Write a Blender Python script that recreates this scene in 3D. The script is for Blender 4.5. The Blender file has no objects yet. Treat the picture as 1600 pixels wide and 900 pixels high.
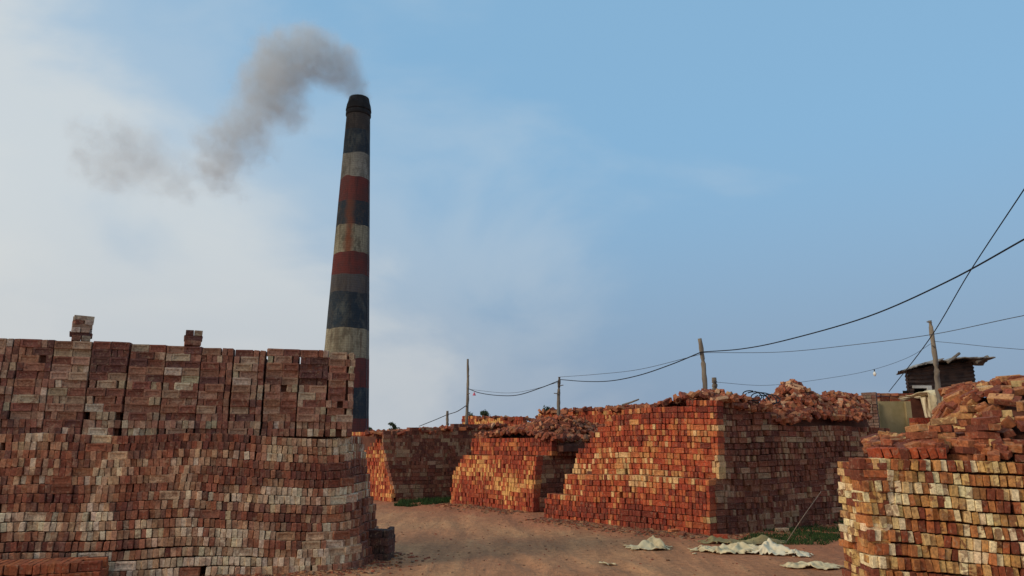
import bpy, bmesh, math, random
import numpy as np
from mathutils import Vector, Matrix, noise as mn

D = bpy.data
SC = bpy.context.scene
COL = SC.collection
R = math.radians

# ------------------------------------------------------------------ camera
CAM_H, PITCH, F = 1.65, R(12.24), 1120.0
cam_d = D.cameras.new('camera')
cam_d.sensor_width = 36.0
cam_d.lens = 36.0 * F / 1600.0
cam_d.clip_start, cam_d.clip_end = 0.05, 6000.0
cam = D.objects.new('camera', cam_d)
COL.objects.link(cam)
cam.location = (0, 0, CAM_H)
cam.rotation_euler = (R(90) + PITCH, 0, 0)
SC.camera = cam
SC.render.resolution_x, SC.render.resolution_y = 1024, 576

# ------------------------------------------------------------------ colour management
SC.view_settings.view_transform = 'Standard'
SC.view_settings.look = 'None'
SC.view_settings.exposure = 0.30
SC.view_settings.gamma = 1.0
SC.view_settings.use_curve_mapping = False
SC.cycles.volume_bounces = 2

# ------------------------------------------------------------------ sun and sky
SUN_EL, SUN_DIR = R(27), Vector((-1.0, -0.44))       # horizontal direction towards the sun
sun_az = math.atan2(SUN_DIR.x, SUN_DIR.y)            # clockwise from +Y
sd = D.lights.new('sun', 'SUN')
sd.energy, sd.angle, sd.color = 1.55, R(16), (1.0, 0.85, 0.66)
sun = D.objects.new('sun', sd)
COL.objects.link(sun)
h = SUN_DIR.normalized()
to_sun = Vector((h.x * math.cos(SUN_EL), h.y * math.cos(SUN_EL), math.sin(SUN_EL)))
sun.rotation_euler = to_sun.to_track_quat('Z', 'Y').to_euler()
sun.location = (-20, -6, 12)

W = D.worlds.new('World')
SC.world = W
W.use_nodes = True
wn, wl = W.node_tree.nodes, W.node_tree.links
wn.clear()
def N(nodes, t, **kw):
    n = nodes.new(t)
    for k, v in kw.items():
        setattr(n, k, v)
    return n
sky = N(wn, 'ShaderNodeTexSky', sky_type='NISHITA', sun_disc=False, sun_elevation=SUN_EL, sun_rotation=sun_az,
        altitude=0.0, air_density=1.0, dust_density=2.0, ozone_density=1.6)
tc = N(wn, 'ShaderNodeTexCoord')
sep = N(wn, 'ShaderNodeSeparateXYZ')
wl.new(tc.outputs['Generated'], sep.inputs[0])
def wmath(op, a, b=None, clamp=False):
    n = N(wn, 'ShaderNodeMath', operation=op)
    n.use_clamp = clamp
    for i, v in enumerate((a, b)):
        if v is None: continue
        if isinstance(v, (int, float)): n.inputs[i].default_value = v
        else: wl.new(v, n.inputs[i])
    return n.outputs[0]
def wramp(fac, stops, interp='EASE'):
    n = N(wn, 'ShaderNodeValToRGB')
    n.color_ramp.interpolation = interp
    el = n.color_ramp.elements
    while len(el) < len(stops): el.new(0.5)
    for e, (p, c) in zip(el, stops):
        e.position = p; e.color = c
    wl.new(fac, n.inputs[0])
    return n.outputs[0]
def wmix(fac, a, b):
    n = N(wn, 'ShaderNodeMix', data_type='RGBA')
    for s, v in ((n.inputs[0], fac), (n.inputs[6], a), (n.inputs[7], b)):
        if isinstance(v, (int, float)): s.default_value = v
        elif isinstance(v, tuple): s.default_value = v
        else: wl.new(v, s)
    return n.outputs[2]
# a thin veil of high haze, thickest towards the sun side and low down, thinning into the blue on the right
cn = N(wn, 'ShaderNodeTexNoise'); cn.inputs['Scale'].default_value = 2.3
cn.inputs['Detail'].default_value = 7.0; cn.inputs['Roughness'].default_value = 0.5; cn.inputs['Distortion'].default_value = 0.35
wmap = N(wn, 'ShaderNodeMapping'); wmap.inputs['Scale'].default_value = (1.0, 1.0, 1.9); wmap.inputs['Location'].default_value = (0.3, 0.1, 0.55)
wl.new(tc.outputs['Generated'], wmap.inputs[0]); wl.new(wmap.outputs[0], cn.inputs['Vector'])
side = wmath('ADD', wmath('ADD', wmath('MULTIPLY', sep.outputs['X'], -0.86), wmath('MULTIPLY', sep.outputs['Y'], -0.5)), 0.42)
v1 = wmath('ADD', wmath('MULTIPLY', side, 0.85), wmath('MULTIPLY', wmath('SUBTRACT', cn.outputs['Fac'], 0.5), 1.1))
v1 = wmath('ADD', v1, wmath('MULTIPLY', sep.outputs['Z'], -0.85))
veil = wramp(wmath('ADD', v1, 0.5), [(0.10, (0.12,) * 3 + (1,)), (0.36, (0.36,) * 3 + (1,)), (0.62, (0.80,) * 3 + (1,)), (0.9, (0.95,) * 3 + (1,))])
base = wmix(0.85, sky.outputs[0], (1.5, 3.6, 5.8, 1))
low = wramp(sep.outputs['Z'], [(0.0, (1, 1, 1, 1)), (0.42, (0, 0, 0, 1))])
base = wmix(wmath('MULTIPLY', low, 0.9), base, (1.75, 2.45, 3.5, 1))
veilc = wmix(wmath('MULTIPLY', wramp(sep.outputs['Z'], [(0.04, (1, 1, 1, 1)), (0.30, (0, 0, 0, 1))]), 0.55), (5.7, 5.85, 5.75, 1), (4.0, 4.25, 4.55, 1))
skyc = wmix(veil, base, veilc)
bg = N(wn, 'ShaderNodeBackground')
bg.inputs['Strength'].default_value = 0.1
out = N(wn, 'ShaderNodeOutputWorld')
wl.new(skyc, bg.inputs[0]); wl.new(bg.outputs[0], out.inputs[0])

# ------------------------------------------------------------------ picture geometry -> world points
CP, SP = math.cos(PITCH), math.sin(PITCH)
def ray(px, py):
    v = 450 - py
    return (px - 800, F * CP - v * SP, F * SP + v * CP)
def at(px, py, Y):
    x, y, z = ray(px, py)
    return Vector((x / y * Y, Y, CAM_H + z / y * Y))
def project(p):
    x, y, z = p[0], p[1], p[2] - CAM_H
    d = y * CP + z * SP
    if d < 0.05: return (-9e3, -9e3, d)
    return (800 + F * x / d, 450 - F * (z * CP - y * SP) / d, d)

# ------------------------------------------------------------------ small helpers
def lin(r, g, b):
    f = lambda c: (c / 255) / 12.92 if c <= 10 else ((c / 255 + 0.055) / 1.055) ** 2.4
    return (f(r), f(g), f(b))
def mesh_from(name, verts, faces, cols=None, smooth=False):
    me = D.meshes.new(name)
    me.from_pydata(verts, [], faces)
    if cols is not None:
        a = me.color_attributes.new('Col', 'FLOAT_COLOR', 'POINT')
        a.data.foreach_set('color', np.asarray(cols, dtype=np.float32).ravel())
    if smooth:
        me.polygons.foreach_set('use_smooth', [True] * len(me.polygons))
    me.update()
    return me
def link(name, me, mat=None, parent=None, loc=None):
    o = D.objects.new(name, me)
    COL.objects.link(o)
    if mat is not None and me is not None and not me.materials: me.materials.append(mat)
    if parent is not None: o.parent = parent
    if loc is not None: o.location = loc
    return o
def tag(o, label=None, cat=None, group=None, kind=None):
    if label: o['label'] = label
    if cat: o['category'] = cat
    if group: o['group'] = group
    if kind: o['kind'] = kind
    return o
def thing(name, loc, label, cat, group=None):
    o = D.objects.new(name, None)
    COL.objects.link(o)
    o.location = loc
    o.empty_display_size = 0.2
    return tag(o, label, cat, group)
class MB:
    """collects verts and faces in world space, links them relative to the parent's base"""
    def __init__(s): s.v, s.f = [], []
    def add(s, vs, fs):
        n = len(s.v); s.v += [tuple(v) for v in vs]; s.f += [tuple(i + n for i in f) for f in fs]
    def box(s, c, size, rot=None):
        hx, hy, hz = size[0] / 2, size[1] / 2, size[2] / 2
        vs = [Vector((x, y, z)) for x in (-hx, hx) for y in (-hy, hy) for z in (-hz, hz)]
        if rot is not None: vs = [rot @ v for v in vs]
        c = Vector(c)
        s.add([c + v for v in vs], [(0, 1, 3, 2), (4, 6, 7, 5), (0, 4, 5, 1), (2, 3, 7, 6), (0, 2, 6, 4), (1, 5, 7, 3)])
    def tube(s, pts, radii, n=8, cap=True):
        pts = [Vector(p) for p in pts]
        if isinstance(radii, (int, float)): radii = [radii] * len(pts)
        rings = []
        up = Vector((0, 0, 1))
        vs, fs = [], []
        for i, p in enumerate(pts):
            t = (pts[min(i + 1, len(pts) - 1)] - pts[max(i - 1, 0)]).normalized()
            a = t.cross(up)
            if a.length < 0.05: a = t.cross(Vector((0, 1, 0)))
            a.normalize(); b = t.cross(a)
            for k in range(n):
                q = 2 * math.pi * k / n
                vs.append(p + (a * math.cos(q) + b * math.sin(q)) * radii[i])
        for i in range(len(pts) - 1):
            for k in range(n):
                fs.append((i * n + k, i * n + (k + 1) % n, (i + 1) * n + (k + 1) % n, (i + 1) * n + k))
        if cap:
            fs.append(tuple(range(n))[::-1]); fs.append(tuple(range((len(pts) - 1) * n, len(pts) * n)))
        s.add(vs, fs)
    def build(s, name, mat, parent=None, base=None, smooth=False):
        if base is None: base = parent.location if parent is not None else Vector((0, 0, 0))
        base = Vector(base)
        me = mesh_from(name, [(v[0] - base.x, v[1] - base.y, v[2] - base.z) for v in s.v], s.f, smooth=smooth)
        bm = bmesh.new(); bm.from_mesh(me); bmesh.ops.recalc_face_normals(bm, faces=bm.faces); bm.to_mesh(me); bm.free()
        if parent is None: return link(name, me, mat, None, base)
        pb = parent.location
        return link(name, me, mat, parent, base - Vector(pb))

# ------------------------------------------------------------------ materials
def new_mat(name):
    m = D.materials.new(name); m.use_nodes = True
    nt = m.node_tree; nt.nodes.clear()
    o = nt.nodes.new('ShaderNodeOutputMaterial')
    b = nt.nodes.new('ShaderNodeBsdfPrincipled')
    b.inputs['Roughness'].default_value = 0.9
    b.inputs['Specular IOR Level'].default_value = 0.2
    nt.links.new(b.outputs[0], o.inputs[0])
    return m, nt, b
class NT:
    def __init__(s, nt): s.nt = nt; s.n = nt.nodes; s.l = nt.links
    def _s(s, sock, v):
        if isinstance(v, (int, float)): sock.default_value = v
        elif isinstance(v, tuple): sock.default_value = v if len(v) == 4 or sock.type == 'VECTOR' else v + (1,)
        else: s.l.new(v, sock)
    def math(s, op, a, b=0.0, clamp=False):
        n = s.n.new('ShaderNodeMath'); n.operation = op; n.use_clamp = clamp
        s._s(n.inputs[0], a); s._s(n.inputs[1], b); return n.outputs[0]
    def mix(s, f, a, b, mode='MIX'):
        n = s.n.new('ShaderNodeMix'); n.data_type = 'RGBA'; n.blend_type = mode
        s._s(n.inputs[0], f); s._s(n.inputs[6], a); s._s(n.inputs[7], b); return n.outputs[2]
    def pos(s):
        return s.n.new('ShaderNodeNewGeometry').outputs['Position']
    def map(s, vec, scale=(1, 1, 1), rot=(0, 0, 0), loc=(0, 0, 0)):
        n = s.n.new('ShaderNodeMapping'); s.l.new(vec, n.inputs[0])
        n.inputs['Scale'].default_value = scale; n.inputs['Rotation'].default_value = rot; n.inputs['Location'].default_value = loc
        return n.outputs[0]
    def noise(s, vec, scale, detail=3, rough=0.55, dist=0.0):
        n = s.n.new('ShaderNodeTexNoise'); s.l.new(vec, n.inputs['Vector'])
        n.inputs['Scale'].default_value = scale; n.inputs['Detail'].default_value = detail
        n.inputs['Roughness'].default_value = rough; n.inputs['Distortion'].default_value = dist
        return n.outputs['Fac']
    def ramp(s, f, stops, interp='LINEAR'):
        n = s.n.new('ShaderNodeValToRGB'); n.color_ramp.interpolation = interp
        el = n.color_ramp.elements
        while len(el) < len(stops): el.new(0.5)
        for e, (p, c) in zip(el, stops):
            e.position = p; e.color = (c, c, c, 1) if isinstance(c, (int, float)) else (c if len(c) == 4 else c + (1,))
        s.l.new(f, n.inputs[0]); return n.outputs[0]
    def bump(s, hgt, bsdf, strength=0.4, dist=0.01):
        n = s.n.new('ShaderNodeBump'); s._s(n.inputs['Height'], hgt)
        n.inputs['Strength'].default_value = strength; n.inputs['Distance'].default_value = dist
        s.l.new(n.outputs[0], bsdf.inputs['Normal'])

def brick_mat(name, use_attr):
    m, nt, b = new_mat(name); t = NT(nt)
    if use_attr:
        a = t.n.new('ShaderNodeAttribute'); a.attribute_name = 'Col'
        colr, alpha = a.outputs['Color'], a.outputs['Alpha']
    else:
        a = t.n.new('ShaderNodeObjectInfo'); colr, alpha = a.outputs['Color'], a.outputs['Alpha']
    p = t.pos()
    n1 = t.noise(p, 9.0, 3, 0.6, 0.6)
    patch = t.ramp(n1, [(0.50, 0.0), (0.56, 1.0)])
    patch = t.math('MULTIPLY', patch, alpha)
    c = t.mix(patch, colr, lin(112, 62, 42))
    n2 = t.noise(p, 38.0, 4, 0.65)
    c = t.mix(0.8, c, t.mix(1.0, c, t.ramp(n2, [(0.3, 0.5), (0.7, 1.5)]), 'MULTIPLY'))
    n4 = t.noise(t.map(p, loc=(7, 3, 1)), 13.0, 3, 0.6, 0.8)
    c = t.mix(t.ramp(n4, [(0.56, 0.0), (0.66, 0.42)]), c, t.mix(0.5, c, lin(74, 54, 48)))
    n3 = t.noise(p, 21.0, 2, 0.5, 1.0)
    smudge = t.ramp(n3, [(0.57, 0.0), (0.70, 0.6)])
    c = t.mix(smudge, c, t.mix(0.55, c, lin(176, 152, 124)))
    t.l.new(c, b.inputs['Base Color'])
    b.inputs['Roughness'].default_value = 0.92
    t.bump(t.math('ADD', t.math('MULTIPLY', n2, 0.6), t.noise(p, 140.0, 2)), b, 0.55, 0.006)
    return m
M_BRICK = brick_mat('fired_brick', False)
M_BRICKS = brick_mat('fired_brick_mass', True)

def simple(name, c1, c2, scale, bump=0.3, bscale=None, rough=0.85, stretch=(1, 1, 1), lo=0.35, hi=0.65):
    m, nt, b = new_mat(name); t = NT(nt)
    p = t.map(t.pos(), stretch)
    n = t.noise(p, scale, 5, 0.6, 0.3)
    t.l.new(t.mix(t.ramp(n, [(lo, 0.0), (hi, 1.0)]), c1, c2), b.inputs['Base Color'])
    b.inputs['Roughness'].default_value = rough
    t.bump(t.noise(p, bscale or scale * 5, 4), b, bump, 0.01)
    return m
M_CORE = simple('brick_core', lin(78, 48, 40), lin(104, 66, 52), 3.0, 0.8, 14)
M_WOOD = simple('weathered_pole_wood', lin(88, 80, 74), lin(140, 128, 112), 6.0, 0.5, 30, stretch=(1, 1, 0.15))
M_WIRE = simple('black_cable', lin(22, 24, 28), lin(34, 36, 40), 3.0, 0.0, rough=0.6)
M_WIRE2 = simple('grey_wire', lin(60, 66, 74), lin(84, 88, 94), 3.0, 0.0, rough=0.6)
M_ROPE = simple('pale_rope', lin(150, 130, 110), lin(120, 100, 84), 20.0, 0.3)
M_CLOTH = simple('dusty_cloth', lin(212, 194, 154), lin(160, 138, 102), 4.5, 0.5, 30, lo=0.45, hi=0.75)
M_CLOTHG = simple('dusty_green_cloth', lin(150, 138, 96), lin(116, 100, 70), 5.5, 0.4, 30)
M_CLOTHW = simple('pale_plastic_sack', lin(218, 204, 172), lin(170, 150, 116), 5.0, 0.3, 30, rough=0.6, lo=0.5, hi=0.8)
M_GRASS = simple('grass_blades', lin(34, 56, 26), lin(56, 74, 36), 3.0, 0.0)
M_TIN = simple('rusted_tin', lin(50, 44, 44), lin(84, 66, 58), 3.5, 0.3, 20, rough=0.75)
M_ROOF = simple('grey_roof_sheet', lin(150, 148, 142), lin(104, 96, 88), 3.0, 0.4, 12)
M_DARK = simple('opening_shade', (0.012, 0.011, 0.01), (0.02, 0.018, 0.016), 2.0, 0.0)
M_WHITE = simple('limewashed_block', lin(190, 190, 186), lin(150, 146, 140), 4.0, 0.3)
M_CONC = simple('mossy_concrete', lin(138, 122, 84), lin(160, 142, 106), 2.2, 0.5, 14)
M_LEAF = simple('tree_leaves', lin(44, 58, 40), lin(66, 80, 52), 0.4, 0.0)
M_BARK = simple('bark', lin(70, 58, 48), lin(94, 80, 66), 2.0, 0.3)
M_EARTH = simple('kiln_earth', lin(120, 78, 58), lin(142, 100, 74), 1.2, 0.6, 8)
M_GLASS = simple('bulb_glass', lin(214, 214, 208), lin(226, 224, 214), 1.0, 0.0, rough=0.2)
M_RED = simple('pink_plastic', lin(206, 100, 118), lin(180, 84, 100), 6.0, 0.0)
M_CHAR = simple('burnt_bricks', lin(58, 46, 44), lin(84, 62, 54), 6.0, 0.6, 25)

def ground_mat():
    m, nt, b = new_mat('ground_earth'); t = NT(nt); p = t.pos()
    big = t.noise(t.map(p, (1, 0.7, 1)), 0.42, 4, 0.6, 0.4)
    c = t.mix(t.ramp(big, [(0.36, 0.0), (0.64, 1.0)]), lin(188, 138, 96), lin(174, 118, 82))
    # brick dust gathers reddish round the foot of the big stack
    sx = t.n.new('ShaderNodeSeparateXYZ'); t.l.new(p, sx.inputs[0])
    d = t.math('SUBTRACT', t.math('ADD', t.math('MULTIPLY', sx.outputs[0], 0.74), t.math('MULTIPLY', sx.outputs[1], 0.67)), 9.9)
    d = t.math('ADD', d, t.math('MULTIPLY', t.math('SUBTRACT', t.noise(p, 0.9, 4, 0.6), 0.5), 3.2))
    red = t.ramp(t.math('MULTIPLY', d, 0.45), [(0.0, 0.0), (0.7, 1.0)])
    red = t.math('MULTIPLY', red, 0.75)
    c = t.mix(red, c, lin(168, 98, 68))
    # old wheel tracks running away from the viewer
    tr = t.noise(t.map(p, (1.6, 0.28, 1), (0, 0, R(38))), 1.5, 5, 0.62, 0.5)
    c = t.mix(t.ramp(tr, [(0.42, 0.45), (0.58, 0.0)]), c, lin(132, 92, 66))
    c = t.mix(t.ramp(tr, [(0.58, 0.0), (0.74, 0.35)]), c, lin(200, 162, 116))
    f = t.noise(p, 9.0, 6, 0.7)
    c = t.mix(0.7, c, t.mix(1.0, c, t.ramp(f, [(0.3, 0.62), (0.7, 1.4)]), 'MULTIPLY'))
    sp = t.noise(p, 34.0, 2, 0.5)
    c = t.mix(t.ramp(sp, [(0.66, 0.0), (0.70, 0.8)]), c, lin(168, 118, 88))
    c = t.mix(t.ramp(sp, [(0.30, 0.8), (0.34, 0.0)]), c, lin(66, 48, 40))
    t.l.new(c, b.inputs['Base Color'])
    b.inputs['Roughness'].default_value = 0.95
    hgt = t.math('ADD', t.math('MULTIPLY', f, 1.0), t.math('MULTIPLY', tr, 1.6))
    t.bump(hgt, b, 0.9, 0.035)
    return m
M_GROUND = ground_mat()

# ------------------------------------------------------------------ ground
def ground_h(x, y):
    rut = 0.0
    if 5 < y < 24 and -6 < x < 8:      # two shallow wheel ruts winding between the stacks
        cxr = 1.6 - 0.23 * (y - 8) + 0.35 * math.sin(y * 0.35)
        for o_ in (-0.62, 0.62):
            q_ = (x - cxr - o_) / 0.16
            rut += -0.038 * math.exp(-q_ * q_) + 0.02 * math.exp(-((abs(x - cxr - o_) - 0.26) / 0.09) ** 2)
        rut *= min(1, (y - 5), (24 - y) / 4) * (0.6 + 0.8 * mn.noise(Vector((x, y * 0.8, 9.0))))
    return rut + ground_n(x, y)
def ground_n(x, y):
    return 0.03 * mn.noise(Vector((x * 0.5, y * 0.5, 3.1))) + 0.016 * mn.noise(Vector((x * 2.1, y * 1.6, 1.7))) + 0.007 * mn.noise(Vector((x * 6.5, y * 5.5, 0.2)))
def axis(n, near, far):
    a = []
    for i in range(-n, n + 1):
        u = i / n
        a.append(near * u + (far - near) * (abs(u) ** 9) * (1 if u > 0 else -1))
    return a
xs = axis(170, 13, 3000); ys = [v + 10 for v in axis(170, 13, 3000)]
gv, gf = [], []
for yv in ys:
    for xv in xs:
        far = max(abs(xv), abs(yv - 10)) > 40
        gv.append((xv, yv, 0.0 if far else ground_h(xv, yv)))
nx = len(xs)
for j in range(len(ys) - 1):
    for i in range(nx - 1):
        a = j * nx + i
        gf.append((a, a + 1, a + nx + 1, a + nx))
g = link('ground', mesh_from('ground', gv, gf, smooth=True), M_GROUND)
tag(g, kind='structure')

# ------------------------------------------------------------------ bricks
BL, BH, BW = 0.238, 0.070, 0.106      # long side, thickness, width (bricks stand on edge: width is vertical)
def chamfer_box(rng, hx, hy, hz, c, jit, frog=False):
    idx, vs = {}, []
    for sx in (-1, 1):
        for sy in (-1, 1):
            for sz in (-1, 1):
                j = [rng.uniform(-jit, jit) for _ in range(3)]
                cc = c * rng.choice((0.5, 0.8, 1, 1.2, 2.6))
                for a in range(3):
                    v = [sx * (hx - cc), sy * (hy - cc), sz * (hz - cc)]
                    v[a] = (sx * hx, sy * hy, sz * hz)[a]
                    idx[(sx, sy, sz, a)] = len(vs)
                    vs.append((v[0] + j[0], v[1] + j[1], v[2] + j[2]))
    fs = []
    def quad(k): fs.append(tuple(idx[q] for q in k))
    for s in (-1, 1):
        quad([(s, -1, -1, 0), (s, 1, -1, 0), (s, 1, 1, 0), (s, -1, 1, 0)][::s])
        quad([(1, s, -1, 1), (-1, s, -1, 1), (-1, s, 1, 1), (1, s, 1, 1)][::s])
        quad([(-1, -1, s, 2), (1, -1, s, 2), (1, 1, s, 2), (-1, 1, s, 2)][::s])
    for s in (-1, 1):
        for u in (-1, 1):
            quad([(s, u, -1, 0), (s, u, 1, 0), (s, u, 1, 1), (s, u, -1, 1)])
            quad([(s, -1, u, 0), (s, 1, u, 0), (s, 1, u, 2), (s, -1, u, 2)])
            quad([(-1, s, u, 1), (1, s, u, 1), (1, s, u, 2), (-1, s, u, 2)])
            for w in (-1, 1):
                quad([(s, u, w, 0), (s, u, w, 1), (s, u, w, 2)])
    if frog:       # the stamped hollow on the outward bed face
        fi = next(i for i, f in enumerate(fs) if set(f) == {idx[(a, -1, b, 1)] for a in (-1, 1) for b in (-1, 1)})
        f = fs.pop(fi)
        cx = [sum(vs[i][k] for i in f) / 4 for k in range(3)]
        n0 = len(vs)
        for i in f:
            v = vs[i]; vs.append((cx[0] + (v[0] - cx[0]) * 0.80, v[1], cx[2] + (v[2] - cx[2]) * 0.60))
        for i in f:
            v = vs[i]; vs.append((cx[0] + (v[0] - cx[0]) * 0.76, v[1] + 0.009, cx[2] + (v[2] - cx[2]) * 0.50))
        for k in range(4):
            q = (k + 1) % 4
            fs.append((f[k], f[q], n0 + q, n0 + k))
            fs.append((n0 + k, n0 + q, n0 + 4 + q, n0 + 4 + k))
        fs.append((n0 + 4, n0 + 5, n0 + 6, n0 + 7))
    return vs, fs
def fix(vs, fs):
    me = mesh_from('t', vs, fs)
    bm = bmesh.new(); bm.from_mesh(me); bmesh.ops.recalc_face_normals(bm, faces=bm.faces); bm.to_mesh(me); bm.free()
    v = [tuple(q.co) for q in me.vertices]; f = [tuple(p.vertices) for p in me.polygons]
    D.meshes.remove(me)
    return v, f
_r = random.Random(5)
T_PLAIN = [fix(*chamfer_box(_r, BL / 2, BH / 2, BW / 2, 0.0034, 0.003)) for _ in range(10)]
T_FROG = [fix(*chamfer_box(_r, BL / 2, BH / 2, BW / 2, 0.0034, 0.0025, True)) for _ in range(6)]
T_HALF = [fix(*chamfer_box(_r, BL / 4, BH / 2, BW / 2, 0.008, 0.007)) for _ in range(6)]
def boxt(rng):
    vs = [(x + rng.uniform(-.004, .004), y + rng.uniform(-.003, .003), z + rng.uniform(-.003, .003))
          for x in (-BL / 2, BL / 2) for y in (-BH / 2, BH / 2) for z in (-BW / 2, BW / 2)]
    return vs, [(0, 1, 3, 2), (4, 6, 7, 5), (0, 4, 5, 1), (2, 3, 7, 6), (0, 2, 6, 4), (1, 5, 7, 3)]
T_BOX = [boxt(_r) for _ in range(8)]
TEMPL = {'p': T_PLAIN, 'f': T_FROG, 'h': T_HALF, 'b': T_BOX}
SHARED = {k: [None] * len(v) for k, v in TEMPL.items()}
def shared(kind, i):
    if SHARED[kind][i] is None:
        me = mesh_from('brick', *TEMPL[kind][i]); me.materials.append(M_BRICK); SHARED[kind][i] = me
    return SHARED[kind][i]

def finish(root, recs, nparts, far=False, rng=None, mass_name='brick_mass', brick_name='brick'):
    """recs: (matrix, rgba, kind). The ones that show largest become brick parts, the rest one joined part."""
    rng = rng or random.Random(3)
    def score(r):
        p = r[0].translation
        x, y, d = project(p)
        if not (-10 < x < 1610 and -10 < y < 905): return 1e6 + d
        return d + (0.6 if len(r) > 3 else 0)
    order = sorted(recs, key=score)
    parts, rest = order[:nparts], order[nparts:]
    off = Matrix.Translation(-Vector(root.location))
    for r in parts:
        t = TEMPL[r[2]]; i = rng.randrange(len(t))
        o = D.objects.new(brick_name, shared(r[2], i))
        COL.objects.link(o); o.parent = root
        o.matrix_basis = off @ r[0]
        o.color = r[1]
    if rest:
        V, Fc, C, n = [], [], [], 0
        for r in rest:
            k = 'b' if far else r[2]
            t = TEMPL[k]; vs, fs = t[rng.randrange(len(t))]
            a = np.array(r[0] @ Matrix.Identity(4)) if False else np.array([list(row) for row in (off @ r[0])])
            v = np.asarray(vs) @ a[:3, :3].T + a[:3, 3]
            V.append(v); Fc += [tuple(i + n for i in f) for f in fs]
            C.append(np.tile(np.asarray(r[1], dtype=np.float32), (len(vs), 1))); n += len(vs)
        me = mesh_from(mass_name, np.concatenate(V).tolist(), Fc, np.concatenate(C))
        o = link(mass_name, me, M_BRICKS, root)
        tag(o, kind='stuff')

class Path:
    def __init__(s, pts, smooth=0):
        pts = [Vector((p[0], p[1])) for p in pts]
        for _ in range(smooth):
            q = [pts[0]]
            for a, b in zip(pts, pts[1:]): q += [a * 0.75 + b * 0.25, a * 0.25 + b * 0.75]
            q.append(pts[-1]); pts = q
        s.p = pts; s.c = [0.0]
        for a, b in zip(pts, pts[1:]): s.c.append(s.c[-1] + (b - a).length)
        s.L = s.c[-1]
    def seg(s, u):
        i = 0
        while i < len(s.p) - 2 and u > s.c[i + 1]: i += 1
        return i
    def P(s, u):
        i = s.seg(u); f = (u - s.c[i]) / max(1e-6, s.c[i + 1] - s.c[i])
        return s.p[i].lerp(s.p[i + 1], f) if 0 <= f <= 1 else s.p[i] + (s.p[i + 1] - s.p[i]) * f
    def Nn(s, u):       # outward normal: to the right of travel
        i = s.seg(u); d = (s.p[i + 1] - s.p[i]).normalized()
        return Vector((d.y, -d.x))
def basis(t, n, z, pos):
    m = Matrix.Identity(4)
    for i in range(3): m[i][0], m[i][1], m[i][2], m[i][3] = t[i], n[i], z[i], pos[i]
    return m
Z3 = Vector((0, 0, 1))
def place(path, u, z, depth, kind, lean=0.0, yaw=0.0, pitch_=0.0, back=0.0):
    """kind h: header on edge, S: stretcher on edge showing its frog, F: flat stretcher, E: flat header"""
    p, n2 = path.P(u), path.Nn(u)
    n = Vector((n2.x, n2.y, 0)); t = Vector((-n2.y, n2.x, 0))
    pos = Vector((p.x, p.y, z)) - n * (depth + back)
    if kind == 'h': m = basis(-n, t, Z3, pos); rot = Matrix.Rotation(lean, 4, 'X')
    elif kind == 'S': m = basis(t, -n, Z3, pos); rot = Matrix.Rotation(lean, 4, 'Y')
    elif kind == 'F': m = basis(t, Z3, n, pos); rot = Matrix.Rotation(lean, 4, 'Z')
    else: m = basis(-n, Z3, t, pos); rot = Matrix.Rotation(lean, 4, 'X')
    if m.to_3x3().determinant() < 0: 
        for i in range(3): m[i][2] = -m[i][2]
    yawm = Matrix.Rotation(yaw, 4, 'Z') if kind in 'hS' else Matrix.Rotation(yaw, 4, 'Y')
    return m @ yawm @ rot

def nz(a, b, c=0.0): return mn.noise(Vector((a, b, c)))
def pick(rng, pal, w):
    c = pal[min(len(pal) - 1, max(0, int(w * len(pal))))]
    f = rng.uniform(0.82, 1.16)
    return tuple(min(1, v * f * rng.uniform(0.95, 1.05)) for v in c)
TONE = {}
def palette(rng, pal, u, z, seed, patch=0.5, spread=0.28, f=(0.9, 4.2)):
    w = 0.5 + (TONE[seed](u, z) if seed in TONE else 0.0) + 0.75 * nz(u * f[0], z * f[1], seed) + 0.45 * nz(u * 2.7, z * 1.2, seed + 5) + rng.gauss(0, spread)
    c = pick(rng, pal, w)
    return c + (patch * rng.random(),)
PAL_LEFT = [lin(112, 66, 54), lin(130, 74, 56), lin(122, 82, 68), lin(148, 90, 68), lin(160, 106, 80), lin(170, 126, 98), lin(182, 144, 114), lin(196, 164, 132), lin(210, 186, 156)]
PAL_LEFTU = [lin(98, 66, 60), lin(116, 74, 62), lin(128, 82, 68), lin(138, 96, 78), lin(142, 104, 86), lin(154, 122, 102), lin(160, 136, 114), lin(156, 140, 116), lin(180, 160, 140)]
PAL_BIG = [lin(116, 52, 40), lin(136, 58, 41), lin(150, 64, 43), lin(160, 72, 47), lin(168, 85, 53), lin(180, 106, 64), lin(190, 134, 84), lin(206, 166, 116)]
PAL_SHADED = [lin(98, 58, 48), lin(110, 64, 52), lin(122, 70, 54), lin(130, 80, 62), lin(142, 98, 76), lin(154, 122, 96)]  # darker bricks for stack sides turned from the sun, shade put into the colour
PAL_RIGHT = [lin(118, 62, 44), lin(140, 74, 48), lin(158, 90, 54), lin(174, 112, 66), lin(188, 138, 82), lin(200, 160, 102), lin(212, 180, 124), lin(224, 202, 158)]
PAL_HEAP = [lin(104, 56, 44), lin(128, 68, 50), lin(146, 78, 54), lin(156, 92, 64), lin(166, 108, 76), lin(184, 142, 108)]
PAL_HEAPR = [lin(110, 60, 46), lin(130, 70, 50), lin(146, 82, 54), lin(158, 98, 64), lin(176, 126, 82), lin(200, 166, 116)]

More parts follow.
